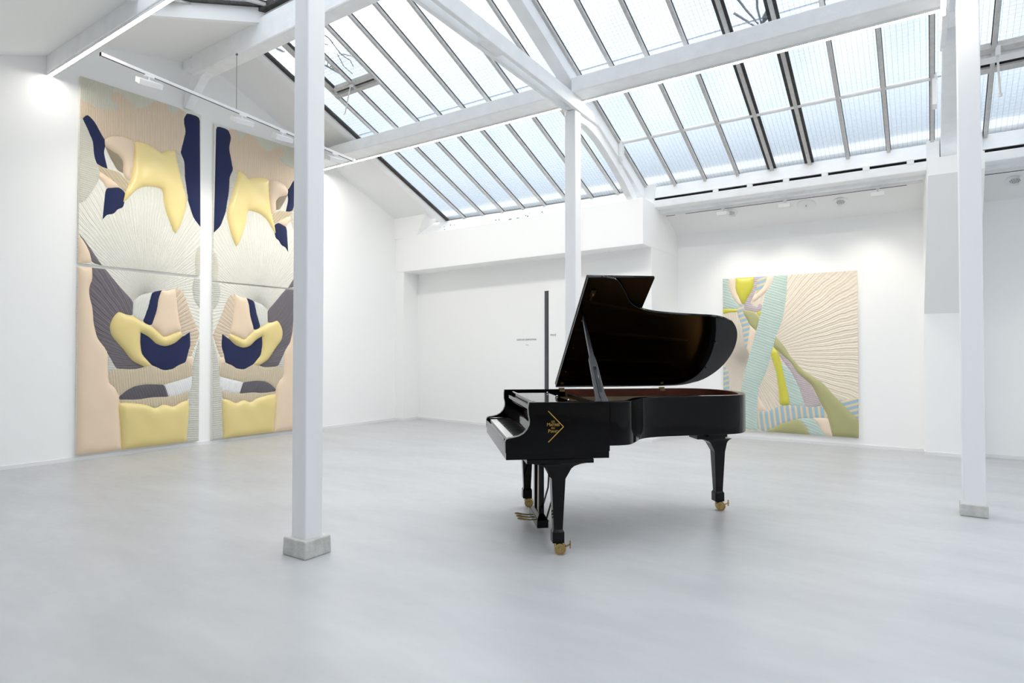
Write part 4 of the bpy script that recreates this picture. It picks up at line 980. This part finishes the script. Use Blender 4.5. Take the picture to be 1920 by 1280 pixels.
# fallboard: swung open, an S-shaped board
pr_ = [(.196, .772), (.205, .80), (.218, .835), (.222, .872), (.216, .905), (.20, .925), (.188, .935), (.186, .944), (.20, .940), (.222, .925), (.238, .90), (.242, .86), (.236, .82), (.222, .785), (.215, .772)]
MB().prism(pr_, .058, PW-.058, 'xz').build('fallboard', 'lacquer', pn, smooth=40)
MB().box(.175, .205, .058, PW-.058, .955, .985).build('front_rail', 'lacquer', pn, bevel=.004)
MB().box(.20, .57, .058, .16, .955, .985).build('desk_rail', 'lacquer', pn, bevel=.004)
MB().box(.20, .57, PW-.16, PW-.058, .955, .985).build('desk_rail', 'lacquer', pn, bevel=.004)
desk = MB().box(.235, .50, .20, PW-.20, .988, 1.004).build('music_desk', 'lacquer', pn, bevel=.005)
MB().box(.205, .228, .18, PW-.18, .985, 1.012).build('desk_ledge', 'lacquer', desk, bevel=.004)
for y in (.30, .70, 1.10):
    MB().lathe([(.006, 0), (.009, .006), (.004, .011)], (.49, y, 1.004), (0, 0, 1), 10).build('knob', 'chrome', desk, smooth=40)
# cast plate, struts, pin block, strings, dampers
pl = [(.50, .056)]+[tuple(p) for p in offset(OUT, .055)]+[(.50, PW-.056)]
MB().prism(pl, .905, .918).build('cast_plate', 'bronze_plate', pn)
for (a, b) in (((.62, .30), (1.02, .48)), ((.62, .62), (1.62, .80)), ((.62, .92), (1.85, 1.02)), ((.62, 1.20), (1.70, 1.24))):
    MB().bar((*a, .935), (*b, .935), .03, .035).build('plate_strut', 'bronze_plate', pn, bevel=.006)
MB().box(.52, .64, .075, PW-.075, .915, .945).build('pin_block', 'bronze_plate', pn, bevel=.004)
m = MB()
for i in range(64):
    y = .10+i*(PW-.22)/63
    x1 = min(1.98, .80+max(0, (y-.1))*1.05)
    if x1 > .86: m.bar((.60, y, .955), (x1, min(PW-.10, y+.05), .955), .0016, .0016)
tag(m.build('strings', 'string_steel', pn), kind='stuff')
m = MB()
for i in range(58):
    y = .12+i*(PW-.28)/57
    m.box(.70, .72, y, y+.012, .957, .985)
tag(m.build('dampers', 'ebony_key', pn), kind='stuff')
# lid
PH = R(36.0); HX = PW+.008; HZ = 1.032; UL = .625
dv, dw = -math.cos(PH), math.sin(PH); nv, nw = math.sin(PH), math.cos(PH)
def lidp(u, s, t): return (u, HX+s*dv+t*nv, HZ+s*dw+t*nw)
LO = [Vector((UL, -.008))]+[Vector((p.x+(.012 if p.x > 1.9 else 0), p.y-(.010 if p.y < 1 else 0))) for p in CURVE]+[Vector((1.2, HX)), Vector((UL, HX))]
def lid_prism(poly, t0, t1, name, par, mt='lacquer', bev=.004):
    n = len(poly); mb = MB()
    mb.add([lidp(u, s, t0) for u, s in poly]+[lidp(u, s, t1) for u, s in poly],
           [tuple(range(n))[::-1], tuple(range(n, 2*n))]+[(i, (i+1) % n, n+(i+1) % n, n+i) for i in range(n)])
    return mb.build(name, mt, par, smooth=30, bevel=bev)
lid = lid_prism([(p.x, HX-p.y) for p in LO], 0, .022, 'lid', pn)
lid_prism([(UL-.002, .004), (UL+.505, .004), (UL+.505, HX-.01), (UL-.002, HX-.01)], .026, .048, 'folded_front_lid', pn)
for s in (.25, .60, .95):                     # bumpers along the lid edge
    mb = MB().lathe([(.005, 0), (.004, .005)], lidp(UL+.05, s, 0), (0, -nv, -nw), 8); mb.build('bumper', 'brass', lid)
for u, s in ((1.87, .68), (1.93, .30)):
    mb = MB().lathe([(.009, 0), (.007, .010)], lidp(u, s, 0), (0, -nv, -nw), 10); mb.build('bumper', 'ebony_key', lid)
def on_lid(u0, u1, s0, s1, t0, t1):
    return [lidp(*q) for q in ((u0, s0, t0), (u1, s0, t0), (u1, s1, t0), (u0, s1, t0), (u0, s0, t1), (u1, s0, t1), (u1, s1, t1), (u0, s1, t1))]
MB().hexa(on_lid(UL+.05, UL+.085, 1.25, 1.31, -.012, .004)).hexa(on_lid(UL+.06, UL+.075, 1.20, 1.25, -.006, .004)).build('lid_catch', 'ebony_key', lid)
MB().hexa(on_lid(UL+.062, UL+.074, 1.255, 1.285, -.016, -.012)).build('catch_hook', 'brass', lid)
for u in (.672, 1.60):
    h = MB().box(u-.024, u+.024, PW-.057, PW-.05, .998, 1.018).tube([(u-.026, PW-.03, 1.026), (u+.026, PW-.03, 1.026)], .006, 10)
    h.hexa(on_lid(u-.016, u+.016, .05, .085, -.003, .003))
    h.build('lid_hinge', 'brass', pn, smooth=40)
# lid prop: broad foot, slotted stick, narrow tip
pt0 = Vector((.665, .065, 1.0)); pt1 = Vector(lidp(.672, 1.01, -.006))
ax = (pt1-pt0).normalized(); sd = Vector((1, 0, 0)); sd = (sd-ax*sd.dot(ax)).normalized(); nn = ax.cross(sd)
Lp = (pt1-pt0).length
def prop_piece(prof, t, name, par, mt, off=0.):
    mb = MB(); n_ = len(prof)
    L_ = [pt0+ax*(a*Lp)+sd*b+nn*(off-t/2) for a, b in prof]+[pt0+ax*(a*Lp)+sd*b+nn*(off+t/2) for a, b in prof]
    return mb.add(L_, [tuple(range(n_))[::-1], tuple(range(n_, 2*n_))]+[(i, (i+1) % n_, n_+(i+1) % n_, n_+i) for i in range(n_)]).build(name, mt, par, bevel=.003)
prp = prop_piece([(-.02, -.046), (-.02, .052), (.02, .046), (.10, .034), (.42, .026), (.48, .022), (.52, .015), (.75, .012), (.97, .005), (1.0, 0), (.97, -.007), (.75, -.012), (.52, -.016), (.48, -.026), (.42, -.027), (.10, -.034), (.02, -.042)], .028, 'lid_prop', pn, 'lacquer_satin')
prop_piece([(.05, -.012), (.05, .016), (.38, .012), (.38, -.012)], .010, 'short_prop', prp, 'lacquer', -.014)
prop_piece([(-.005, -.006), (-.005, .018), (.10, .016), (.10, -.006)], .012, 'prop_clip', prp, 'lacquer_satin', -.016)
# legs with twin brass casters
def caster(par, x, y, yaw_, brake=True):
    c, s_ = math.cos(yaw_), math.sin(yaw_)
    def Q(a, b, z): return (x+a*c-b*s_, y+a*s_+b*c, z)
    axis = (-s_, c, 0)
    m = MB()
    m.lathe([(.022, 0), (.022, .012), (.014, .016), (.014, .03)], Q(0, 0, .060), (0, 0, 1), 16)
    m.hexa([Q(-.02, -.012, .03), Q(.03, -.012, .02), Q(.03, .012, .02), Q(-.02, .012, .03), Q(-.022, -.014, .068), Q(.022, -.014, .068), Q(.022, .014, .068), Q(-.022, .014, .068)])
    o = m.build('caster_fork', 'brass', par, smooth=40, bevel=.002)
    for sg in (-1, 1):
        prof = [(.003, -.006), (.011, -.006), (.013, -.003), (.015, -.003), (.016, .003), (.028, .003), (.030, -.003), (.0375, -.003), (.039, .0), (.039, .020), (.034, .024), (.006, .024)]
        mw = MB().lathe([(r_, sg*q) for r_, q in [(r2, .024-q2+.010) for r2, q2 in prof]], Q(.018, 0, .039), axis, 28)
        mw.build('caster_wheel', 'brass', par, smooth=35)
    if brake:
        b0 = Vector(Q(.05, 0, .045)); b1 = Vector(Q(.085, 0, .062))
        MB().tube([tuple(Vector(Q(.03, 0, .036))), tuple(b1)], .006, 8).bar(b1+Vector((0, 0, .026)), b1-Vector((0, 0, .026)), .008, .008, up=(1, 0, 0)).bar(Vector(Q(.085, -.02, .062)), Vector(Q(.085, .02, .062)), .008, .008).build('caster_brake', 'brass', par)
def leg(u, v, yaw_, cy, ztop=.643, brake=True):
    lg = MB()
    # tapered square leg with flared bracket head and foot block
    secs = [(.079, .040, .040), (.150, .040, .040), (.163, .033, .033), (.166, .031, .031), (.34, .039, .038), (.505, .047, .045)]
    head = [(.53, .060, .050), (.575, .085, .055), (.592, .105, .06), (.607, .145, .07), (.617, .20, .08)]
    vv = []; ff = []
    for z, a, b in secs+head:
        c = a if ztop < .7 else .047+(a-.047)*.30 if a > .047 else a
        vv += [(u-a, v-b, z), (u+c, v-b, z), (u+c, v+b, z), (u-a, v+b, z)]
    k_ = len(secs+head)
    ff = [(3, 2, 1, 0), tuple((k_-1)*4+j for j in range(4))]
    for i in range(k_-1):
        for j in range(4): ff.append((i*4+j, i*4+(j+1) % 4, (i+1)*4+(j+1) % 4, (i+1)*4+j))
    lg.add(vv, ff)
    o = lg.build('leg', 'lacquer', pn, bevel=.003)
    MB().box(u-.22, u+(.23 if ztop < .7 else .03), v-.085, v+.085, .615, ztop).build('leg_plate', 'lacquer', o, bevel=.003)
    caster(o, u, v, cy, brake)
    return o
leg(.362, .085, 0, R(0-12))
leg(.352, PW-.075, 0, R(-10), brake=False)
l3 = leg(1.955, 1.02, 0, R(-15), .727)
m = MB().box(1.76, 1.985, .80, 1.20, .695, .735).box(1.80, 1.965, .86, 1.16, .643, .695)
m.build('tail_block', 'lacquer', l3, bevel=.003)
# pedal lyre
ly = MB().box(.30, .385, .52, .90, .045, .105)
ly.hexa([(.305, .54, .105), (.38, .54, .105), (.38, .88, .105), (.305, .88, .105), (.325, .58, .135), (.365, .58, .135), (.365, .84, .135), (.325, .84, .135)])
lyre = ly.build('lyre_box', 'lacquer', pn, bevel=.004)
for y in (.615, .805):
    MB().bar((.345, y, .13), (.345, y, .645), .055, .04, up=(1, 0, 0)).build('lyre_post', 'lacquer', lyre, bevel=.005)
for y in (.635, .71, .785):
    MB().tube([(.335, y, .10), (.345, y, .64)], .004, 8).build('pedal_rod', 'brass', lyre, smooth=40)
    m = MB().tube([(.31, y, .080), (.27, y, .078), (.225, y, .084), (.19, y, .090), (.168, y, .094)], [.004, .005, .007, .009, .005], 10)
    m.build('pedal', 'brass', lyre, smooth=50)
for y in (.60, .82):
    MB().tube([(.385, y, .09), (.44, y, .28), (.46, y, .643)], .007, 8).build('lyre_brace', 'lacquer_satin', lyre, smooth=40)
    MB().lathe([(.010, 0), (.012, .012), (.005, .02)], (.385, y, .075), (1, 0, 0), 10).build('lyre_bolt', 'brass', lyre, smooth=40)
# gold lettering on the treble side
def gold_bar(p, q, w=.0055):
    return MB().bar((p[0], -.0015, p[1]), (q[0], -.0015, q[1]), .002, w, up=(0, 0, 1))
lg = MB()
a0, a1, a2 = (.284, .961), (.386, .857), (.284, .757)
lg = gold_bar(a0, a1); lg2 = gold_bar(a1, a2)
lg.add(lg2.v, lg2.f); lg.build('gold_chevron', 'gold_paint', pn)
rot = (R(90), 0, 0)
text_mesh('gold_lettering', 'LES', .0175, 'gold_paint', pn, (.316, -.0012, .886), rot)
text_mesh('gold_lettering', 'M', .032, 'gold_paint', pn, (.273, -.0012, .862), rot, align='LEFT')
text_mesh('gold_lettering', 'AÎTRES', .024, 'gold_paint', pn, (.297, -.0012, .862), rot, align='LEFT', xs=.86)
text_mesh('gold_lettering', 'DU', .0175, 'gold_paint', pn, (.316, -.0012, .843), rot)
text_mesh('gold_lettering', 'P', .032, 'gold_paint', pn, (.282, -.0012, .819), rot, align='LEFT')
text_mesh('gold_lettering', 'IANO', .024, 'gold_paint', pn, (.300, -.0012, .819), rot, align='LEFT', xs=.86)
